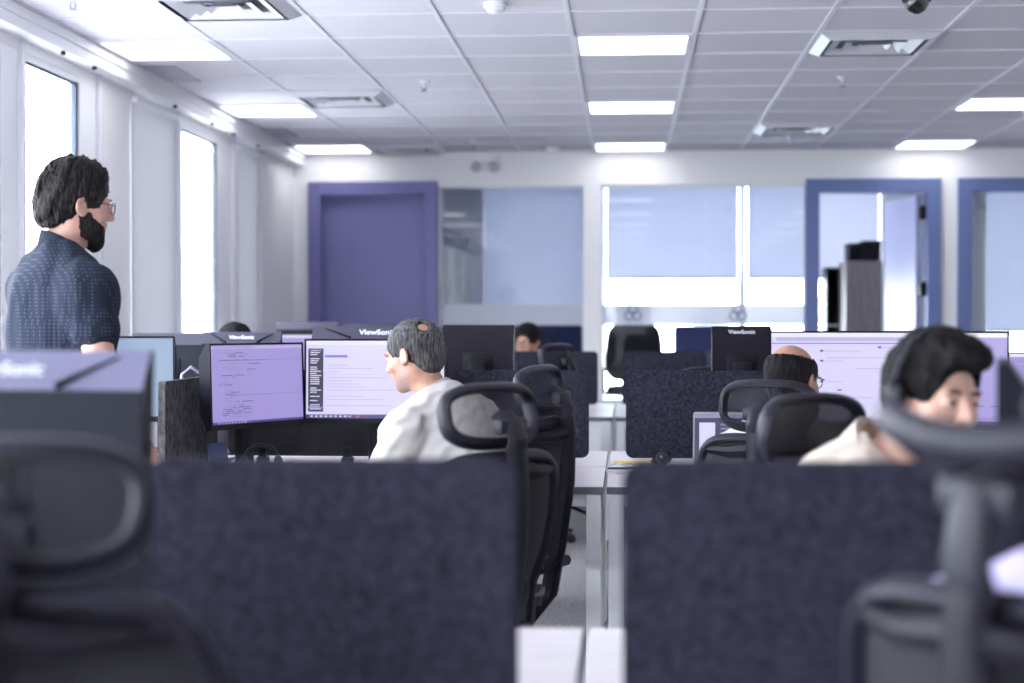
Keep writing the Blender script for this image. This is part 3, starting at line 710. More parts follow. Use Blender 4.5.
# ------------------------------------------------------------------ people: distance-field bodies meshed as one surface
def rotm(yaw=0, pitch=0, roll=0):
    return np.array(Matrix.Rotation(rad(yaw), 3, 'Z') @ Matrix.Rotation(rad(pitch), 3, 'X') @ Matrix.Rotation(rad(roll), 3, 'Y'))
class Vol:
    def __init__(s, lo, hi, step, zs=None):
        s.ax = [np.arange(lo[i], hi[i] + step, step, dtype=np.float32) for i in range(3)]
        if zs is not None: s.ax[2] = np.array(zs, dtype=np.float32)
        s.D = np.full([len(a) for a in s.ax], 1.0, np.float32); s.O = np.zeros(3); s.R = np.eye(3)
    def frame(s, O=(0, 0, 0), R=None): s.O = np.array(O, float); s.R = np.eye(3) if R is None else R
    def _sub(s, c, r):
        sl = []
        for i in range(3):
            a = max(0, np.searchsorted(s.ax[i], c[i] - r) - 1); b = min(len(s.ax[i]), np.searchsorted(s.ax[i], c[i] + r) + 1)
            if b <= a: return None, None
            sl.append(slice(a, b))
        X = s.ax[0][sl[0]][:, None, None]; Y = s.ax[1][sl[1]][None, :, None]; Z = s.ax[2][sl[2]][None, None, :]
        return tuple(sl), (X, Y, Z)
    def _mix(s, sl, d, k, op):
        D = s.D[sl]
        if op == 'u':
            h = np.clip(.5 + .5 * (D - d) / k, 0, 1); s.D[sl] = D * (1 - h) + d * h - k * h * (1 - h)
        else:
            d = -d; h = np.clip(.5 - .5 * (D - d) / k, 0, 1); s.D[sl] = D * (1 - h) + d * h + k * h * (1 - h)
    def ell(s, c, r, k=.02, op='u', R=None):
        r = np.array(r, float); cw = s.O + s.R @ np.array(c, float); RR = s.R if R is None else s.R @ R
        sl, G = s._sub(cw, r.max() + k + .03)
        if sl is None: return
        q = [sum(RR[j, i] * (G[j] - cw[j]) for j in range(3)) for i in range(3)]
        k0 = np.sqrt(sum((q[i] / r[i]) ** 2 for i in range(3))); k1 = np.sqrt(sum((q[i] / r[i] ** 2) ** 2 for i in range(3)))
        s._mix(sl, (k0 * (k0 - 1) / np.maximum(k1, 1e-6)).astype(np.float32), k, op)
    def cap(s, a, b, ra, rb, k=.02, op='u'):
        a = s.O + s.R @ np.array(a, float); b = s.O + s.R @ np.array(b, float); c = (a + b) / 2; L = np.linalg.norm(b - a)
        sl, G = s._sub(c, L / 2 + max(ra, rb) + k + .03)
        if sl is None: return
        ab = b - a; t = sum((G[i] - a[i]) * ab[i] for i in range(3)) / max(L * L, 1e-9); t = np.clip(t, 0, 1)
        d = np.sqrt(sum((G[i] - a[i] - t * ab[i]) ** 2 for i in range(3))) - (ra + (rb - ra) * t)
        s._mix(sl, d.astype(np.float32), k, op)
    def plane(s, p, n):
        """keep the side opposite to n"""
        p = s.O + s.R @ np.array(p, float); n = s.R @ np.array(n, float); n = n / np.linalg.norm(n)
        d = (s.ax[0][:, None, None] - p[0]) * n[0] + (s.ax[1][None, :, None] - p[1]) * n[1] + (s.ax[2][None, None, :] - p[2]) * n[2]
        s.D = np.maximum(s.D, d.astype(np.float32))
    def wave(s, amp, waves, seed=0):
        R = np.random.RandomState(seed); X = s.ax[0][:, None, None]; Y = s.ax[1][None, :, None]; Z = s.ax[2][None, None, :]
        n = 0
        for (kx, ky, kz) in waves:
            p = R.uniform(0, 6, 3)
            n = n + np.sin(kx * X + ky * Y + kz * Z + p[0] + 1.1 * np.sin(.43 * kz * X - .37 * kx * Z + .31 * ky * X + p[1]) + .8 * np.sin(.5 * kx * Y + .4 * kz * Y + p[2]))
        s.D += (amp / math.sqrt(len(waves)) * n).astype(np.float32)
    def bm(s):
        D = s.D; ins = D < 0; n = D.shape
        c = [ins[i:n[0] - 1 + i, j:n[1] - 1 + j, k:n[2] - 1 + k] for i in (0, 1) for j in (0, 1) for k in (0, 1)]
        cnt = sum(x.astype(np.int8) for x in c); cells = np.argwhere((cnt > 0) & (cnt < 8))
        if len(cells) == 0: return nb()
        idx = -np.ones([m - 1 for m in n], np.int64); idx[tuple(cells.T)] = np.arange(len(cells))
        acc = np.zeros((len(cells), 3)); num = np.zeros(len(cells))
        for a in range(3):
            o1, o2 = [q for q in range(3) if q != a]
            for u in (0, 1):
                for v in (0, 1):
                    A = cells.copy(); A[:, o1] += u; A[:, o2] += v; B = A.copy(); B[:, a] += 1
                    da = D[tuple(A.T)]; db = D[tuple(B.T)]; m = (da < 0) != (db < 0)
                    t = np.where(m, da / np.where(m, da - db, 1), 0)
                    pa = np.stack([s.ax[q][A[:, q]] for q in range(3)], 1); pb = np.stack([s.ax[q][B[:, q]] for q in range(3)], 1)
                    acc += np.where(m[:, None], pa + (pb - pa) * t[:, None], 0); num += m
        V = acc / np.maximum(num, 1)[:, None]; Fs = []
        for a in range(3):
            o1, o2 = (a + 1) % 3, (a + 2) % 3
            s0 = [slice(None)] * 3; s1 = [slice(None)] * 3; s0[a] = slice(0, n[a] - 1); s1[a] = slice(1, n[a])
            e = np.argwhere(ins[tuple(s0)] != ins[tuple(s1)])
            e = e[(e[:, o1] > 0) & (e[:, o2] > 0) & (e[:, o1] < n[o1] - 1) & (e[:, o2] < n[o2] - 1)]
            q = []
            for (u, v) in ((1, 1), (0, 1), (0, 0), (1, 0)):
                A = e.copy(); A[:, o1] -= u; A[:, o2] -= v; q.append(idx[tuple(A.T)])
            q = np.stack(q, 1); fl = ~ins[tuple(e.T)]; q[fl] = q[fl][:, ::-1]; Fs.append(q)
        Fq = np.concatenate(Fs); Fq = Fq[(Fq >= 0).all(1)]
        return V, Fq
def vobj(name, vol, mats, parent, regions=(), label=None):
    V, Fq = vol.bm(); me = bpy.data.meshes.new(name)
    me.vertices.add(len(V)); me.vertices.foreach_set('co', V.astype(np.float32).ravel())
    me.loops.add(len(Fq) * 4); me.loops.foreach_set('vertex_index', Fq.astype(np.int32).ravel())
    me.polygons.add(len(Fq)); me.polygons.foreach_set('loop_start', np.arange(0, len(Fq) * 4, 4, dtype=np.int32))
    me.polygons.foreach_set('use_smooth', [True] * len(Fq))
    if not isinstance(mats, (list, tuple)): mats = [mats]
    for m in mats: me.materials.append(m)
    if regions:
        C = V[Fq].mean(1); mi = np.zeros(len(Fq), np.int32)
        for (c, r, R, i) in regions:
            q = (C - c) @ R; mi[((q / np.array(r)) ** 2).sum(1) < 1] = i
        me.polygons.foreach_set('material_index', mi)
    me.update(calc_edges=True); me.validate()
    o = bpy.data.objects.new(name, me); COL.objects.link(o); o.parent = parent
    if label: o['label'] = label
    return o

def skin(name, col):
    m = mat(name, col, .48, noise=(45, .10), bump=(220, .06)); b = m.node_tree.nodes['Principled BSDF']
    b.inputs['Subsurface Weight'].default_value = .12; b.inputs['Subsurface Radius'].default_value = (.012, .005, .003); b.inputs['Subsurface Scale'].default_value = .5
    return m
def hairmat(name, col, col2=None):
    return mat(name, col, .55, noise=(130, .8), bump=(240, 1.0), stretch=(1, 1, .16), spec=.12)

def head(V, g=0):
    """adds a head in the current frame: x right, y face, z up; 23 cm tall"""
    V.ell((0, -.018, .034), (.075 + g, .094 + g, .084 + g), .02)
    V.ell((0, .020, -.022), (.064, .070, .074), .03)
    V.ell((0, .036, -.070), (.047, .046, .040), .03)
    V.ell((0, .064, -.100), (.022, .020, .017), .022)
    for s in (-1, 1):
        V.ell((s * .040, .052, -.028), (.024, .024, .022), .02)
        V.ell((s * .028, .078, .021), (.026, .010, .008), .014)
        V.ell((s * .031, .093, .003), (.018, .013, .011), .012, 's')
        V.ell((s * .031, .076, .002), (.0155, .0125, .0125), .004)
        V.ell((s * .050, .000, -.062), (.018, .035, .024), .025)
        Re = np.array(Matrix.Rotation(s * rad(22), 3, 'Z') @ Matrix.Rotation(rad(-12), 3, 'X'))
        V.ell((s * .079, -.010, -.002), (.007, .019, .031), .008, 'u', Re)
        V.ell((s * .076, .000, -.024), (.007, .010, .012), .008)
        V.ell((s * .087, -.006, .002), (.006, .010, .018), .005, 's', Re)
    V.cap((0, .088, .010), (0, .106, -.026), .0075, .0115, .012)
    for s in (-1, 1): V.ell((s * .011, .097, -.031), (.0075, .009, .007), .007)
    V.ell((0, .083, -.055), (.024, .012, .0065), .008); V.ell((0, .081, -.067), (.020, .012, .007), .008)
    V.ell((0, .094, -.061), (.022, .007, .0022), .003, 's')

def vsub(a, b): return np.array(a, float) - np.array(b, float)
class Person:
    def __init__(s, name_label, loc, deg, pelvis, neck, headc, hyaw, hpitch, hroll, sh, el, wr, kn, an, skinm, group=None):
        s.t = thing('person', name_label, 'person', loc, rad(deg), group)
        s.P = np.array(pelvis, float); s.N = np.array(neck, float); s.H = np.array(headc, float); s.HR = rotm(hyaw, hpitch, hroll)
        s.sh, s.el, s.wr, s.kn, s.an = [[np.array(q, float) for q in v] for v in (sh, el, wr, kn, an)]
        u = s.N - s.P; s.u = u / np.linalg.norm(u); r = s.sh[1] - s.sh[0]; r = r - s.u * r.dot(s.u); s.r = r / np.linalg.norm(r); s.f = np.cross(s.u, s.r)
        s.TR = np.stack([s.r, s.f, s.u], 1); s.L = np.linalg.norm(u); s.skin = skinm
    def T(s, t, x=0, y=0): return s.P + s.u * s.L * t + s.r * x + s.f * y
    def torso(s, V, g=0, wide=1.0):
        V.frame(); w = wide
        for (t, y, r) in ((.06, 0, (.172, .125, .13)), (.33, .012, (.155, .118, .16)), (.62, .008, (.168, .122, .17)), (.84, -.012, (.150, .088, .085))):
            V.ell(s.T(t, 0, y), (r[0] * w + g, r[1] * w + g, r[2] + g), .06, 'u', s.TR)
        for i in (0, 1):
            a = s.T(.99, (-.03, .03)[i], -.012); V.cap(a, s.sh[i], .048 + g, .056 + g, .05); V.ell(s.sh[i], (.060 + g, .060 + g, .062 + g), .04)
    def arm(s, V, i, g=0, frac=2.0, k=.03):
        V.frame(); a, b, c = s.sh[i], s.el[i], s.wr[i]
        if frac >= 1: V.cap(a, b, .050 + g, .042 + g, k)
        else: V.cap(a, a + (b - a) * frac, .052 + g, .049 + g, k); return
        f = frac - 1
        if f > 0: V.cap(b, b + (c - b) * min(f, 1), .041 + g, (.041 + (.029 - .041) * min(f, 1)) + g, .02)
    def hand(s, V, i, curl=.5):
        d = s.wr[i] - s.el[i]; d = d / np.linalg.norm(d); side = np.array((1, 0, 0)) * (-1 if i == 0 else 1)
        n = np.cross(d, side); n = n / (np.linalg.norm(n) + 1e-6); sd = np.cross(n, d)
        if n[2] > 0: n = -n
        w = s.wr[i]; V.frame(); R = np.stack([sd, n, d], 1)
        V.ell(w + d * .045, (.040, .017, .050), .015, 'u', R)
        for q, (o, L) in enumerate(((-.030, .062), (-.010, .075), (.011, .070), (.030, .056))):
            p0 = w + d * .080 + sd * o; p1 = p0 + d * L * .45 + n * L * .15 * curl; p2 = p1 + d * L * .33 + n * L * .4 * curl; p3 = p2 + d * L * .15 + n * L * .4 * curl
            V.cap(p0, p1, .0095, .0088, .006); V.cap(p1, p2, .0088, .008, .005); V.cap(p2, p3, .008, .007, .005)
        th = -1 if i == 1 else 1
        p0 = w + d * .025 + sd * .030 * th; p1 = p0 + d * .03 + sd * .022 * th + n * .012; p2 = p1 + d * .03 + sd * .004 * th + n * .012
        V.cap(p0, p1, .013, .0105, .01); V.cap(p1, p2, .0105, .008, .005)
    def legs(s, V, g=0, feet=True):
        V.frame()
        for i in (0, 1):
            h = s.T(.0, (-.09, .09)[i], .0); V.cap(h, s.kn[i], .086 + g, .058 + g, .04); V.cap(s.kn[i], s.an[i], .056 + g, .040 + g, .03)
    def bounds(s, pts, m):
        A = np.array(pts); return A.min(0) - m, A.max(0) + m
    def body(s, lips=True, step=.005, hands=True, stubble=None):
        pts = [s.P, s.N, s.H + .12, s.H - .12, *s.sh, *s.el, *s.wr, *[w + (w - e) / np.linalg.norm(w - e) * .2 for w, e in zip(s.wr, s.el)]]
        lo, hi = s.bounds(pts, .16); lo[2] = min(s.P[2] - .15, min(w[2] for w in s.wr) - .2)
        zn = s.N[2] - .05; zs = list(np.arange(lo[2], zn, .0085)) + list(np.arange(zn, hi[2], .004))
        V = Vol(lo, hi, step, zs)
        s.torso(V, -.004); [s.arm(V, i) for i in (0, 1)]
        if hands: [s.hand(V, i) for i in (0, 1)]
        V.frame(s.H, s.HR); head(V)
        V.frame(); a = s.H + s.HR @ np.array((0, -.022, -.055)); V.cap(a, s.N + np.array((0, 0, -.02)), .054, .060, .03)
        s.neck_a = a
        reg = [(s.H + s.HR @ np.array((0, .090, -.061)), (.023, .02, .0115), s.HR, 1)]
        ms = [s.skin, MATS['lip_skin'] if 'lip_skin' in MATS else mat('lip_skin', (.42, .17, .15), .4)]
        if stubble:
            ms.append(stubble); reg = [(s.H + s.HR @ np.array((0, .045, -.088)), (.075, .068, .044), s.HR, 2), (s.H + s.HR @ np.array((0, .095, -.047)), (.030, .03, .008), s.HR, 2), (s.H + s.HR @ np.array((0, .014, -.058)), (.09, .032, .052), s.HR, 2)] + reg
        return vobj('body', V, ms, s.t, reg)
    def eyes(s, iris=(.05, .03, .02), closed=False):
        for sx in (-1, 1):
            c = s.H + s.HR @ np.array((sx * .031, .0765, .0015)); bm = nb()
            bmesh.ops.create_uvsphere(bm, u_segments=18, v_segments=12, radius=.0122)
            M = Matrix(s.HR.tolist()).to_4x4() @ Matrix.Rotation(rad(-90), 4, 'X')
            for f in bm.faces:
                z = f.calc_center_median().z
                f.material_index = 1 if z > .0108 else 0
            bm.transform(Matrix.Translation(c) @ M)
            # lids leave only the front of the ball in view
            obj('eye', bm, [mat('eye_white', (.72, .68, .66), .2), mat('iris_%02d' % int(iris[0] * 100), iris, .15)], s.t)
            bm = nb(); pts = [(sx * .014, .0865, .0215), (sx * .026, .0905, .0255), (sx * .038, .086, .0255), (sx * .050, .074, .019)]
            tube(bm, [s.H + s.HR @ np.array(p) for p in pts], [.003, .0042, .0040, .002], 8, flat=(1, .8)); obj('eyebrow', bm, s.hairm, s.t)
    def hair(s, m, t=.010, front=(.03, .055), nape=-.062, amp=.004, seed=1, bald=None, extra=(), step=.0042, waves=None, fringe=()):
        s.hairm = m; V = Vol(s.H - .165, s.H + .165, step); V.frame(s.H, s.HR)
        V.ell((0, -.018, .034), (.077 + t, .098 + t, .086 + t * 1.2), .02)
        V.ell((0, -.060, -.030), (.060 + t * .6, .045 + t * .5, .055), .03)
        for (c, r, k) in extra: V.ell(c, r, k)
        R = np.random.RandomState(seed)
        if waves is None: waves = [(R.uniform(-1, 1) * 330, R.uniform(-1, 1) * 330, R.uniform(-1, 1) * 110) for _ in range(5)] + [(R.uniform(-1, 1) * 140, R.uniform(-1, 1) * 140, 60) for _ in range(3)]
        V.wave(amp, waves, seed)
        V.ell((0, .118, -.060), (.084, .105, .098 + front[0]), .010, 's')
        for sx in (-1, 1):
            V.ell((sx * .088, .030, -.050), (.030, .044, .056), .008, 's'); V.ell((sx * .090, -.012, -.016), (.022, .022, .034), .006, 's')
        for (c, r, k) in fringe: V.ell(c, r, k)
        if bald:
            for (c, r) in bald: V.ell(c, r, .008, 's')
        V.plane((0, 0, nape), (0, .25, -1))
        V.frame(); return vobj('hair', V, m, s.t)
    def beard(s, m, g=.006, amp=.002, drop=0, step=.004):
        V = Vol(s.H - .17, s.H + .13, step); V.frame(s.H, s.HR)
        V.ell((0, .036, -.070), (.049 + g, .048 + g, .040 + g), .02); V.ell((0, .064, -.100 - drop * .4), (.026 + g, .022 + g, .019 + g + drop), .02)
        for sx in (-1, 1): V.ell((sx * .052, .010, -.050), (.016 + g, .034, .045), .02); V.ell((sx * .042, .034, -.066), (.020 + g, .034, .030), .02)
        V.ell((0, .079, -.045), (.026, .014, .007), .012)
        R = np.random.RandomState(3); V.wave(amp, [tuple(R.uniform(-1, 1, 3) * 420) for _ in range(5)], 3)
        V.ell((0, .09, -.060), (.019, .03, .007), .004, 's'); V.ell((0, .10, .0), (.052, .06, .036), .01, 's')
        V.plane((0, 0, -.018), (0, -.1, 1)); V.frame(); return vobj('beard', V, m, s.t)
    def garment(s, name, m, g=.014, sleeve=1.1, step=.007, amp=.004, waves=None, seed=2, hem=-.12, wide=1.0, neckr=.066, neckcut=0.0, legs=False):
        pts = [s.T(-.2), s.N, *s.sh, *s.el] + ([*s.wr] if sleeve > 1 else [])
        lo, hi = s.bounds(pts, .21); hi[2] = s.N[2] + .10
        V = Vol(lo, hi, step); s.torso(V, g, wide)
        for i in (0, 1): s.arm(V, i, g + .004, sleeve, .035)
        if waves is None:
            R = np.random.RandomState(seed); waves = [tuple(R.uniform(-1, 1, 3) * q) for q in (40, 55, 70, 90, 60, 110)]
        V.wave(amp, waves, seed)
        # thin the cloth: hollow where limbs leave
        V.frame(); d = s.H + s.HR @ np.array((0, -.02, -.05)) - s.N; d = d / np.linalg.norm(d)
        V.cap(s.N + d * (.0 + neckcut), s.N + d * .2, neckr, neckr + .004, .012, 's')
        V.plane(s.T(hem), -s.u)
        if 0 < sleeve < 1:
            pass
        return vobj(name, V, m, s.t)
    def collar(s, m, r0=.060, r1=.072, h0=-.015, h1=.032, dy=0.0, step=.004, open_front=.0, name='collar', flare=.006):
        d = s.H + s.HR @ np.array((0, -.02, -.05)) - s.N; d = d / np.linalg.norm(d)
        V = Vol(s.N - .14, s.N + .14, step); V.frame()
        a = s.N + d * (h0 - .04); b = s.N + d * (h1 + .04)
        V.cap(a, b, r1 + flare, r1, .01); V.cap(a - d * .05, b + d * .05, r0 + flare, r0, .004, 's')
        V.plane(s.N + d * h0, -d - s.f * .0); V.plane(s.N + d * h1 + s.f * .0, d + s.f * .35)
        if open_front: V.ell(s.N + s.f * (r1 + .01) + d * h1, (open_front, .05, .06), .006, 's', s.TR)
        return vobj(name, V, m, s.t)
    def trousers(s, m, g=.012, step=.010):
        pts = [s.T(.15), *s.kn, *s.an]; lo, hi = s.bounds(pts, .22); V = Vol(lo, hi, step)
        V.ell(s.T(.06), (.176 + g, .13 + g, .13), .05, 'u', s.TR); V.ell(s.T(-.04), (.17 + g, .13 + g, .10), .05, 'u', s.TR); s.legs(V, g); V.wave(.004, [(40, 20, 60), (-30, 50, 45), (60, -40, 20)], 4)
        return vobj('trousers', V, m, s.t)
    def shoes(s, m, fwd=(0, 1, 0)):
        fd = np.array(fwd, float)
        for i in (0, 1):
            a = s.an[i]; V = Vol(a - .26, a + .26, .008); V.ell(a + fd * .06 + np.array((0, 0, -.045)), (.047, .135, .042), .02, 'u'); V.ell(a + np.array((0, 0, -.01)), (.046, .05, .05), .04)
            V.plane((0, 0, a[2] - .078), (0, 0, -1)); vobj('shoe', V, m, s.t)
    def glasses(s, m, rim=(.022, .018), wid=.031):
        bm = nb(); W = lambda p: s.H + s.HR @ np.array(p)
        for sx in (-1, 1):
            tube(bm, [W((sx * wid + rim[0] * u, .100 - .06 * max(0, abs(sx * wid + rim[0] * u) - .03), .0 + rim[1] * v)) for (u, v) in superell(1, 1, 3, 24)], .0016, 6, closed=True)
            tube(bm, [W((sx * (wid + rim[0]), .0985, .008)), W((sx * .072, .080, .010)), W((sx * .080, .0, .012)), W((sx * .080, -.018, -.004))], .0018, 6)
        tube(bm, [W((-wid + rim[0], .101, .004)), W((0, .105, .007)), W((wid - rim[0], .101, .004))], .0016, 6)
        o = obj('glasses', bm, m, s.t); return o

DARKT = mat('dark_trousers', (.035, .037, .05), .8); SHOE = mat('dark_shoe', (.02, .018, .018), .45)
HDK = hairmat('hair_dark_brown', (.014, .011, .012)); HBK = hairmat('hair_black', (.005, .0045, .006)); HGR = hairmat('hair_grey', (.07, .068, .072))
FRAMEB = mat('glasses_frame', (.03, .015, .02), .3)
SK1 = skin('skin_fair', (.50, .28, .22)); SK2 = skin('skin_tan', (.42, .22, .155)); SK3 = skin('skin_warm', (.53, .32, .245)); SK4 = skin('skin_olive', (.40, .21, .145))
def dotted(name, base, dot, scale, thr):
    m = mat(name, base, .85, bump=(260, .2), spec=.06); nt = m.node_tree; N = nt.nodes; L = nt.links
    tc = N.new('ShaderNodeTexCoord'); v = N.new('ShaderNodeTexVoronoi'); v.inputs['Scale'].default_value = scale; v.inputs['Randomness'].default_value = 0
    c = N.new('ShaderNodeMath'); c.operation = 'LESS_THAN'; c.inputs[1].default_value = thr; mx = N.new('ShaderNodeMix'); mx.data_type = 'RGBA'
    L.new(tc.outputs['Object'], v.inputs['Vector']); L.new(v.outputs['Distance'], c.inputs[0]); L.new(c.outputs[0], mx.inputs[0])
    mx.inputs[6].default_value = (*base, 1); mx.inputs[7].default_value = (*dot, 1); L.new(mx.outputs[2], N['Principled BSDF'].inputs['Base Color']); return m
POLO = dotted('polo_navy_dots', (.016, .020, .034), (.046, .055, .082), 95, .30)
POLOC = mat('polo_collar_navy', (.016, .020, .033), .85, spec=.06, bump=(260, .2))
SHIRTW = mat('shirt_cream_white', (.45, .425, .415), .85, bump=(240, .15)); SHIRTG = mat('shirt_pale_grey', (.46, .45, .475), .85, bump=(240, .15))
HOOD = mat('hoodie_cream', (.47, .41, .36), .9, bump=(200, .3)); HOODI = mat('hoodie_lining_tan', (.66, .36, .20), .9, bump=(200, .3))
LAVS = mat('shirt_lavender', (.42, .38, .60), .85, bump=(220, .2)); DARKS = mat('dark_sweater', (.05, .045, .06), .9)

# standing bearded man in the navy polo
def std(p): return np.array(p, float)
c = P(76, 205, 4.70); Hh = c.z
deg = -50; r_ = rad(deg); p = Person('standing bearded man in a dotted navy polo shirt, glasses, looking towards the doors', (c.x, c.y, 0), deg,
    (-.02, -.06, .93), (0, -.045, Hh - .160), (0.012, .0, Hh), -5, -6, 3,
    [(-.182, -.06, Hh - .262), (.182, -.03, Hh - .268)], [(-.25, -.03, Hh - .53), (.262, -.02, Hh - .53)], [(-.18, .17, Hh - .70), (.20, .14, Hh - .74)],
    [(-.10, -.02, .48), (.10, .02, .48)], [(-.11, -.06, .085), (.11, -.02, .085)], SK1)
p.body(); p.hair(HDK, .011, (.026, 0), -.062, .0042, 4, extra=(((.0, -.01, .095), (.072, .085, .045), .03), ((0, -.085, -.02), (.062, .04, .06), .03)))
p.eyes(); p.beard(HDK, .006, .0012, .008); p.glasses(FRAMEB)
p.garment('polo_shirt', POLO, .017, .40, .0065, .0042, hem=-.08, wide=1.13); p.collar(POLOC, .064, .075, -.02, .048, open_front=.03)
p.trousers(DARKT); p.shoes(SHOE)

# man in the cream white shirt at the code screens
c = P(413, 356, 5.54); Hh = c.z; deg = 58
r_ = rad(deg); p = Person('grey-haired man in a cream white shirt seated at the lavender code screens', (c.x, c.y, 0), deg,
    (0.02, -.36, .585), (0.02, -.10, Hh - .155), (0, 0, Hh), 10, -14, 2,
    [(-.175, -.115, Hh - .262), (.195, -.13, Hh - .245)], [(-.20, .02, Hh - .50), (.24, .03, Hh - .47)], [(-.12, .28, Hh - .475), (.16, .28, Hh - .46)],
    [(-.14, .10, .52), (.14, .10, .52)], [(-.14, .06, .085), (.14, .06, .085)], SK2)
p.body(stubble=mat('stubble_skin_grey', (.36, .23, .19), .6, noise=(300, .4))); p.hair(HGR, .007, (.034, 0), -.066, .0020, 9, bald=(((-.040, -.088, .088), (.020, .024, .020)),)); p.eyes();
p.garment('shirt', SHIRTW, .018, 1.75, .0065, .0050, seed=11, hem=-.05, wide=1.10); p.collar(SHIRTW, .060, .071, -.02, .030, open_front=.03)
p.trousers(DARKT); p.shoes(SHOE)

# man in the cream hoodie with headphones
c = P(934, 396, 3.30); Hh = c.z + .0; deg = -134
p = Person('black-haired man in a cream hoodie and headphones, face half hidden by the nearest chair', (c.x, c.y, 0), deg,
    (.02, -.34, .55), (.02, -.10, Hh - .150), (0, 0, Hh), -14, -9, -4,
    [(-.185, -.13, Hh - .275), (.195, -.13, Hh - .25)], [(-.24, .05, Hh - .52), (.25, .08, Hh - .50)], [(-.10, .27, Hh - .47), (.12, .28, Hh - .46)],
    [(-.13, .10, .50), (.13, .10, .50)], [(-.13, .02, .085), (.13, .02, .085)], SK3)
p.body(); p.hair(HBK, .010, (.042, 0), -.045, .0036, 6, extra=(((0, .020, .100), (.066, .080, .040), .03), ((0, .075, .092), (.055, .035, .026), .02)), fringe=(((.0, .082, .086), (.052, .020, .020), .012),)); p.eyes()
p.garment('hoodie', HOOD, .026, 1.95, .0065, .007, seed=5, hem=-.10, wide=1.12, neckr=.078)
p.collar(HOOD, .080, .104, -.045, .018, name='hood', flare=.02); p.collar(HOODI, .074, .081, -.045, .012, name='hood_lining', flare=.018); p.trousers(DARKT); p.shoes(SHOE)
# the headphones rest on his head
hp = thing('headphones', 'black over-ear headphones on the man in the cream hoodie', 'headphones', p.t.matrix_basis @ Vector(p.H), rad(deg))
HRm = Matrix(p.HR.tolist())
bm = nb(); tube(bm, [HRm @ Vector((math.cos(a) * .099, -.012, .012 + math.sin(a) * .122)) for a in [PI * i / 20 for i in range(21)]], .0085, 8, flat=(1.5, .6)); obj('headband', bm, mat('headband_grey', (.06, .06, .08), .3), hp)
for sx in (-1, 1):
    bm = nb(); lathe(bm, [(.024, -.010), (.029, -.006), (.029, .006), (.022, .012), (.004, .014)], 20, HRm @ Vector((sx * .096, -.010, -.004)), 0, HRm.to_4x4() @ Matrix.Rotation(sx * rad(90), 4, 'Y')); obj('ear_cup', bm, BLACK, hp)

# bald man at the wide screen
c = P(793, 381, 5.42); Hh = c.z; deg = -28
p = Person('balding man with glasses seen from behind at the wide curved monitor', (c.x, c.y, 0), deg,
    (-.02, -.26, .56), (0, -.07, Hh - .165), (0, 0, Hh), -10, -4, 0,
    [(-.19, -.08, Hh - .265), (.19, -.08, Hh - .265)], [(-.25, .06, Hh - .50), (.25, .06, Hh - .50)], [(-.13, .24, .78), (.13, .24, .78)],
    [(-.13, .12, .50), (.13, .12, .50)], [(-.13, .08, .085), (.13, .08, .085)], SK4)
p.body(stubble=mat('stubble_skin_dark', (.10, .07, .06), .7, noise=(300, .4))); p.hair(HBK, .006, (.0, 0), -.055, .0018, 12, bald=(((0, .004, .100), (.076, .105, .062)), ((0, .07, .09), (.07, .07, .07)))); p.eyes(); p.glasses(FRAMEB)
p.garment('shirt', SHIRTG, .018, 1.7, .0075, .005, seed=4, hem=-.08, wide=1.06); p.collar(SHIRTG, .060, .070, -.02, .026, open_front=.03); p.trousers(DARKT); p.shoes(SHOE)

# far person with glasses facing the camera side
c = P(527, 342, 11.25); Hh = c.z; deg = 165
p = Person('small far dark-haired person with glasses, eyes showing over the farthest divider', (c.x, c.y, 0), deg,
    (0, -.20, .56), (0, -.05, Hh - .17), (0, 0, Hh), -8, -6, 0,
    [(-.18, -.06, Hh - .27), (.18, -.06, Hh - .27)], [(-.24, .08, Hh - .50), (.24, .08, Hh - .50)], [(-.12, .24, .79), (.12, .24, .79)],
    [(-.13, .16, .50), (.13, .16, .50)], [(-.13, .14, .085), (.13, .14, .085)], SK2)
p.body(step=.008); p.hair(HBK, .014, (.024, 0), -.07, .003, 15, step=.006); p.eyes(); p.glasses(FRAMEB, (.024, .019))
p.garment('sweater', DARKS, .016, 1.9, .010, .004, hem=-.08); p.trousers(DARKT, step=.014); p.shoes(SHOE)

# far person, only the top of the hair shows
c = P(235, 350, 7.75); Hh = c.z; deg = 190
p = Person('person behind the lettered monitor backs, only dark hair showing at the top', (c.x, c.y, 0), deg,
    (0, -.20, .56), (0, -.05, Hh - .17), (0, 0, Hh), 0, -8, 0,
    [(-.18, -.06, Hh - .27), (.18, -.06, Hh - .27)], [(-.24, .08, Hh - .50), (.24, .08, Hh - .50)], [(-.12, .24, .79), (.12, .24, .79)],
    [(-.13, .16, .50), (.13, .16, .50)], [(-.13, .14, .085), (.13, .14, .085)], SK4)
p.body(step=.008); p.hair(HBK, .014, (.024, 0), -.07, .003, 15, step=.006); p.eyes()
p.garment('sweater', DARKS, .016, 1.9, .010, .004, hem=-.08); p.trousers(DARKT, step=.014); p.shoes(SHOE)

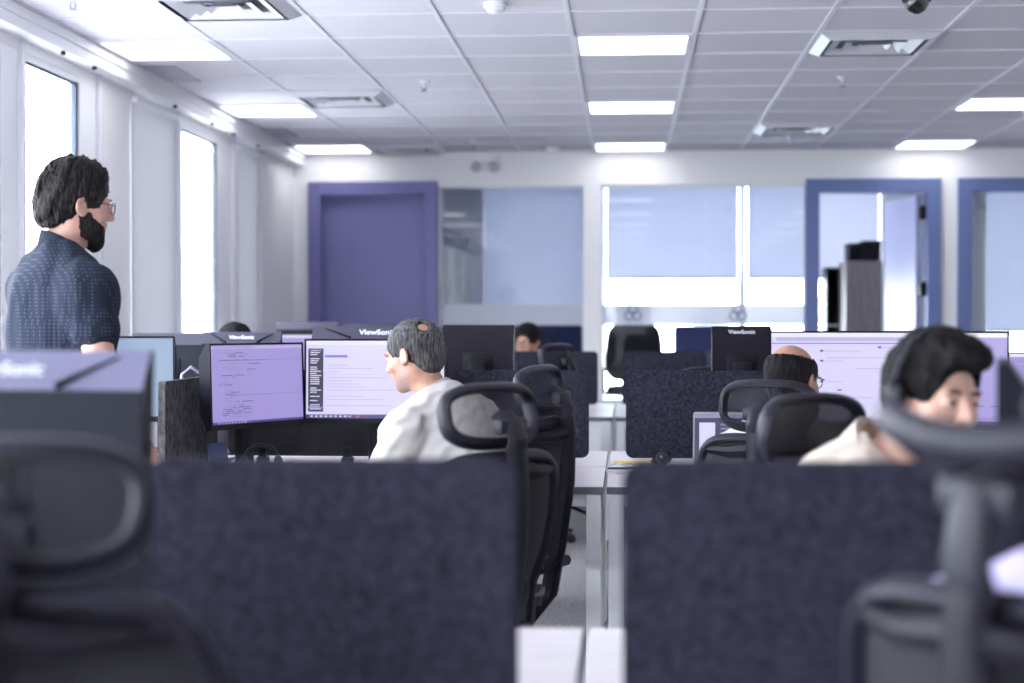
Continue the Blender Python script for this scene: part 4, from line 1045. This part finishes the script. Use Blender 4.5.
# person in lavender at the picture edge
c = P(1116, 500, 1.94); Hh = 1.13; deg = -58
p = Person('person in a lavender shirt in the nearest chair, only one shoulder in the picture', (c.x, c.y, 0), deg,
    (0, -.12, .55), (0, -.05, Hh - .17), (0, 0, Hh), 0, -14, 0,
    [(-.19, -.07, Hh - .265), (.19, -.07, Hh - .265)], [(-.25, .08, Hh - .50), (.25, .08, Hh - .50)], [(-.13, .27, .76), (.13, .27, .76)],
    [(-.13, .26, .50), (.13, .26, .50)], [(-.13, .22, .085), (.13, .22, .085)], SK3)
p.body(step=.007); p.hair(HBK, .012, (.024, 0), -.06, .004, 17); p.eyes()
p.garment('shirt', LAVS, .022, 1.7, .008, .006, seed=8, hem=-.08, wide=1.05); p.collar(LAVS, .060, .071, -.02, .03); p.trousers(DARKT); p.shoes(SHOE)
# ------------------------------------------------------------------ small things on the desks
divider(-1.56, -.95, 6.20, 'added black divider darkening the space behind the stands of the two lit screens', m=mat('added_divider_black', (.014, .013, .02), .95, bump=(160, .4)))  # black panel added to keep the space under the screens dark
# laptop
c = P(727, 463, 5.98)
t = thing('laptop', 'open laptop with a lit screen in front of the middle felt divider', 'laptop', (c.x + .012, 5.86, HD + .001), rad(-4))
bm = nb(); prism(bm, rrect(-.147, .147, -.11, .11, .012), 0, .015, 'z'); obj('base', bm, mat('laptop_silver', (.55, .55, .58), .35, .4), t)
bm = nb()
for r in range(5):
    for k in range(12): box(bm, (-.138 + k * .0232, -.02 + r * .021, .015), (-.118 + k * .0232, -.003 + r * .021, .0165))
obj('keyboard', bm, BLACK, t, False)
bm = nb(); M = Matrix.Translation((0, .112, .012)) @ Matrix.Rotation(rad(-12), 4, 'X'); prism(bm, rrect(-.147, .147, 0, .215, .01), 0, .007, 'y'); bm.transform(M); lid = obj('lid', bm, mat('laptop_lid_grey', (.25, .25, .28), .35, .3), t)
bm = nb(); keys = ['navy', 'pale', 'greyl', 'bar']
for q, (m_, u0, v0, u1, v1) in enumerate([('navy', 0, 0, 1, 1), ('pale', .06, .08, .27, .84), ('greyl', 0, .93, 1, 1), ('bar', 0, 0, 1, .05)] + [('greyl', .34, .15 + .08 * i, .34 + .1 * (i % 4 + 2), .18 + .08 * i) for i in range(9)]):
    y = -.0012 - .0004 * (q > 0); quad(bm, *[(-.140 + .280 * u, y, .010 + .196 * v) for (u, v) in ((u0, v0), (u1, v0), (u1, v1), (u0, v1))], keys.index(m_))
bm.transform(M); obj('screen', bm, [SC[k] for k in keys], lid, False)
# paper sheet
c = P(677, 462, 5.9)
t = thing('notebook', 'thin white notebook lying between the laptop and the black speaker', 'notebook', (c.x - .045, 5.99, HD), rad(2))
bm = nb(); box(bm, (-.055, -.10, 0), (.055, .10, .012), .002); obj('cover', bm, mat('paper_white', (.78, .78, .82), .6), t)
bm = nb(); tube(bm, [(-.056, -.09, .006), (-.056, .09, .006)], .006, 8); obj('spine', bm, GREYP, t)
# speaker-like black puck
c = P(664, 457, 6.0)
t = thing('webcam', 'small round black webcam on the desk by the felt divider', 'webcam', (c.x, 6.02, HD), rad(-15))
bm = nb(); lathe(bm, [(.022, 0), (.024, .006), (.010, .010), (.008, .03)], 16); obj('stand', bm, BLACK, t)
bm = nb(); lathe(bm, [(.020, -.028), (.027, -.022), (.029, 0), (.027, .022), (.020, .028)], 20, (0, 0, .052), 0, Matrix.Rotation(rad(90), 4, 'X')); obj('housing', bm, BLACKS, t)
bm = nb(); lathe(bm, [(.012, 0), (.012, .004), (.008, .006)], 16, (0, -.028, .052), 0, Matrix.Rotation(rad(90), 4, 'X')); obj('lens', bm, MATS['dome_gloss'], t)
# clear pouch with pencils
c = P(634, 464, 5.93)
CLEAR = see_through('clear_plastic', (.62, .66, .70), .38, .15)
t = thing('pencil_pouch', 'clear plastic pouch on the desk seam holding a yellow pencil', 'pouch', (c.x, 5.95, HD), rad(4))
bm = nb(); pl = superell(.105, .055, 3.2, 40); R = []
for (s, z) in ((.9, .001), (1, .006), (.98, .020), (.85, .031), (.5, .035), (0.02, .036)): R.append([bm.verts.new((u * s, v * s, z + .003 * math.sin(37 * u) * s)) for (u, v) in pl])
for i in range(len(R) - 1):
    for j in range(40): bm.faces.new((R[i][j], R[i][(j + 1) % 40], R[i + 1][(j + 1) % 40], R[i + 1][j]))
obj('film', bm, CLEAR, t)
bm = nb(); tube(bm, [(-.10, -.052, .022), (.10, -.050, .022)], .004, 6); obj('zip_strip', bm, BLACKS, t)
for k, (m_, y, z, lab, cat, ln) in enumerate(((mat('pencil_yellow', (.80, .55, .06), .45), -.005, .041, 'yellow pencil lying on the clear pouch', 'pencil', .075), (mat('pen_dark', (.03, .03, .05), .3), .02, .012, 'dark pen inside the clear pouch', 'pen', .065))):
    q = thing(cat, lab, cat, t.location + Vector((.0, y, z)), rad(4 + 3 * k))
    bm = nb(); tube(bm, [(-ln, 0, 0), (ln * .82, 0, 0)], .0042, 6); obj('barrel', bm, m_, q)
    bm = nb(); tube(bm, [(ln * .82, 0, 0), (ln, 0, 0)], [.0042, .0008], 6); obj('tip', bm, WOODD, q)
# things under the two lit screens
c = P(222, 446, 5.75)
t = thing('phone_stand', 'slate plastic stand leaning below the corner of the code screen', 'phone stand', (c.x, 5.72, HD), rad(28))
bm = nb(); M = Matrix.Rotation(rad(-22), 4, 'X'); prism(bm, rrect(-.035, .035, 0, .125, .008), -.006, .006, 'y'); bm.transform(M); obj('back_plate', bm, SLATE, t)
bm = nb(); prism(bm, rrect(-.04, .04, -.03, .09, .01), 0, .008, 'z'); obj('base', bm, SLATE, t)
c = P(258, 448, 5.75)
t = thing('headset', 'black headset resting on the desk under the code screen', 'headset', (c.x, 5.80, HD), rad(20))
for sx in (-1, 1):
    bm = nb(); lathe(bm, [(.026, -.012), (.034, -.006), (.034, .006), (.024, .014)], 18, (sx * .062, 0, .036), 0, Matrix.Rotation(rad(90), 4, 'Y')); obj('ear_cup', bm, RUBBER, t)
bm = nb(); tube(bm, [(math.cos(a) * .068, .0, .04 + math.sin(a) * .07) for a in [PI * i / 16 for i in range(17)]], .006, 8); obj('headband', bm, BLACKS, t)
for (px, Y, lab, rz) in ((318, 5.62, 'slim pale keyboard under the pale page screen', 0), ):
    c = P(px, 460, Y); t = thing('keyboard', lab, 'keyboard', (c.x, Y, HD), rad(8))
    bm = nb(); prism(bm, rrect(-.20, .20, -.06, .06, .01), 0, .014, 'z'); obj('base', bm, GREYP, t)
    bm = nb()
    for r in range(5):
        for k in range(17): box(bm, (-.190 + k * .0225, -.052 + r * .021, .014), (-.171 + k * .0225, -.034 + r * .021, .019))
    obj('keys', bm, mat('key_pale', (.5, .5, .55), .5), t, False)
# power cable under the seam
t = None
bm = nb(); a = P(549, 490, 6.35); b = P(588, 514, 6.55); tube(bm, [a + Vector((-.05, .1, .06)), a, (a * .6 + b * .4) + Vector((0, 0, -.015)), b, b + Vector((.03, .1, -.02)), b + Vector((.05, .25, .03)), b + Vector((.05, .3, .12))], .007, 8)
o = obj('cable', bm, RUBBER); tagit(o, 'black cable sagging under the desk beside the white legs', 'cable')
bm = nb(); a = P(131, 352, 6.2)
# cables hanging behind the felt side screen
c = P(195, 372, 6.4); bm = nb()
tube(bm, [(c.x - .07, 6.42, HD + .005), (c.x - .06, 6.42, c.z - .01), (c.x - .02, 6.41, c.z + .02), (c.x + .02, 6.43, c.z - .01), (c.x + .05, 6.42, c.z + .012), (c.x + .06, 6.42, HD + .005)], .006, 8)
o = obj('cable', bm, GREYP); tagit(o, 'grey looped cable behind the top of the grey felt side screen', 'cable')
# office beyond the open door
c0 = P(842, 262, 15.2); c1 = P(878, 262, 15.2)
t = thing('cabinet', 'tall grey-brown wood cabinet in the office with the open door', 'cabinet', ((c0.x + c1.x) / 2, 15.2, 0)); hw = (c1.x - c0.x) / 2; ch_ = c0.z
bm = nb(); box(bm, (-hw, -.24, .06), (hw, .24, ch_), .004); box(bm, (-hw + .02, -.22, 0), (hw - .02, .22, .06)); obj('carcass', bm, WOODD, t, False)
bm = nb(); box(bm, (-hw + .004, -.26, .07), (hw - .004, -.241, ch_ - .004), .003); dr = obj('door', bm, WOODD, t, False)
bm = nb(); tube(bm, [(hw - .04, -.285, .95), (hw - .04, -.285, 1.15)], .006, 8); obj('handle', bm, METAL, dr)
for k, (x0, x1, y0, lab) in enumerate(((846, 859, 244, 'smaller black storage box on top of the wood cabinet'), (860, 878, 241.5, 'larger black storage box on top of the wood cabinet'))):
    a = P(x0, y0, 15.2); b = P(x1, y0, 15.2); w_ = b.x - a.x
    q = thing('storage_box', lab, 'box', ((a.x + b.x) / 2, 15.17, ch_)); 
    hb_ = a.z - ch_; bm = nb(); box(bm, (-w_ / 2, -.15, 0), (w_ / 2, .15, hb_ * .82), .006); obj('body', bm, BLACK, q)
    bm = nb(); box(bm, (-w_ / 2 - .003, -.155, hb_ * .82), (w_ / 2 + .003, .155, hb_), .006); obj('lid', bm, RUBBER, q)
a = P(834, 268, 15.5); b = P(840, 268, 15.5)
t = thing('bookshelf', 'narrow black shelf unit beside the wood cabinet', 'shelf', ((a.x + b.x) / 2 - .06, 15.5, 0)); hw = .06; hz = a.z
for x_ in (-hw, hw - .012):
    bm = nb(); box(bm, (x_, -.15, 0), (x_ + .012, .15, hz)); obj('side_panel', bm, BLACK, t, False)
bm = nb(); box(bm, (-hw + .012, .138, 0), (hw - .012, .15, hz)); obj('back_panel', bm, BLACK, t, False)
for z_ in (.05, .45, .85, 1.25, hz - .015):
    bm = nb(); box(bm, (-hw + .012, -.15, z_), (hw - .012, .138, z_ + .015)); obj('shelf', bm, WHITE if .8 < z_ < 1.4 else BLACK, t, False)
# meeting table and low sofa seen under the frosted bands
NAVY = mat('navy_upholstery', (.035, .04, .13), .7, bump=(200, .3))
for (x0, x1, lab) in ((P(446, 330, 14.6).x, P(582, 330, 14.6).x, 'dark navy high-back sofa behind the glass next to the violet door'), (P(674, 330, 14.6).x, P(728, 330, 14.6).x, 'dark navy high-back sofa behind the emblem glass')):
    Y_ = 14.6
    t = thing('sofa', lab, 'sofa', ((x0 + x1) / 2, Y_, 0), 0, 'navy office sofas'); hw = (x1 - x0) / 2; top = P(500, 325.5, Y_).z
    bm = nb(); box(bm, (-hw, -.12, .1), (hw, .12, top), .03); obj('backrest', bm, NAVY, t)
    bm = nb(); box(bm, (-hw, .13, .2), (hw, .70, .44), .04); obj('seat', bm, NAVY, t)
    for sx in (-1, 1):
        bm = nb(); box(bm, (sx * (hw - .14), .13, .445), (sx * hw, .72, .62), .03); obj('armrest', bm, NAVY, t)
        for sy in (-.08, .62):
            bm = nb(); tube(bm, [(sx * (hw - .08), sy, .21), (sx * (hw - .08), sy, 0)], [.02, .014], 8); obj('leg', bm, BLACK, t)
# ------------------------------------------------------------------ light
W = bpy.data.worlds.new('sky'); S.world = W; W.use_nodes = True
bg = W.node_tree.nodes['Background']; bg.inputs[0].default_value = (.93, .96, 1.0, 1); bg.inputs[1].default_value = 13.0
S.cycles.use_denoising = True
S.cycles.max_bounces = 8; S.cycles.diffuse_bounces = 5; S.cycles.transparent_max_bounces = 16
S.cycles.caustics_reflective = False; S.cycles.caustics_refractive = False
S.cycles.sample_clamp_indirect = 4
S.view_settings.view_transform = 'Standard'
try: S.view_settings.look = 'None'
except Exception: pass
S.view_settings.exposure = 0.92; S.view_settings.gamma = 1; S.view_settings.use_curve_mapping = False
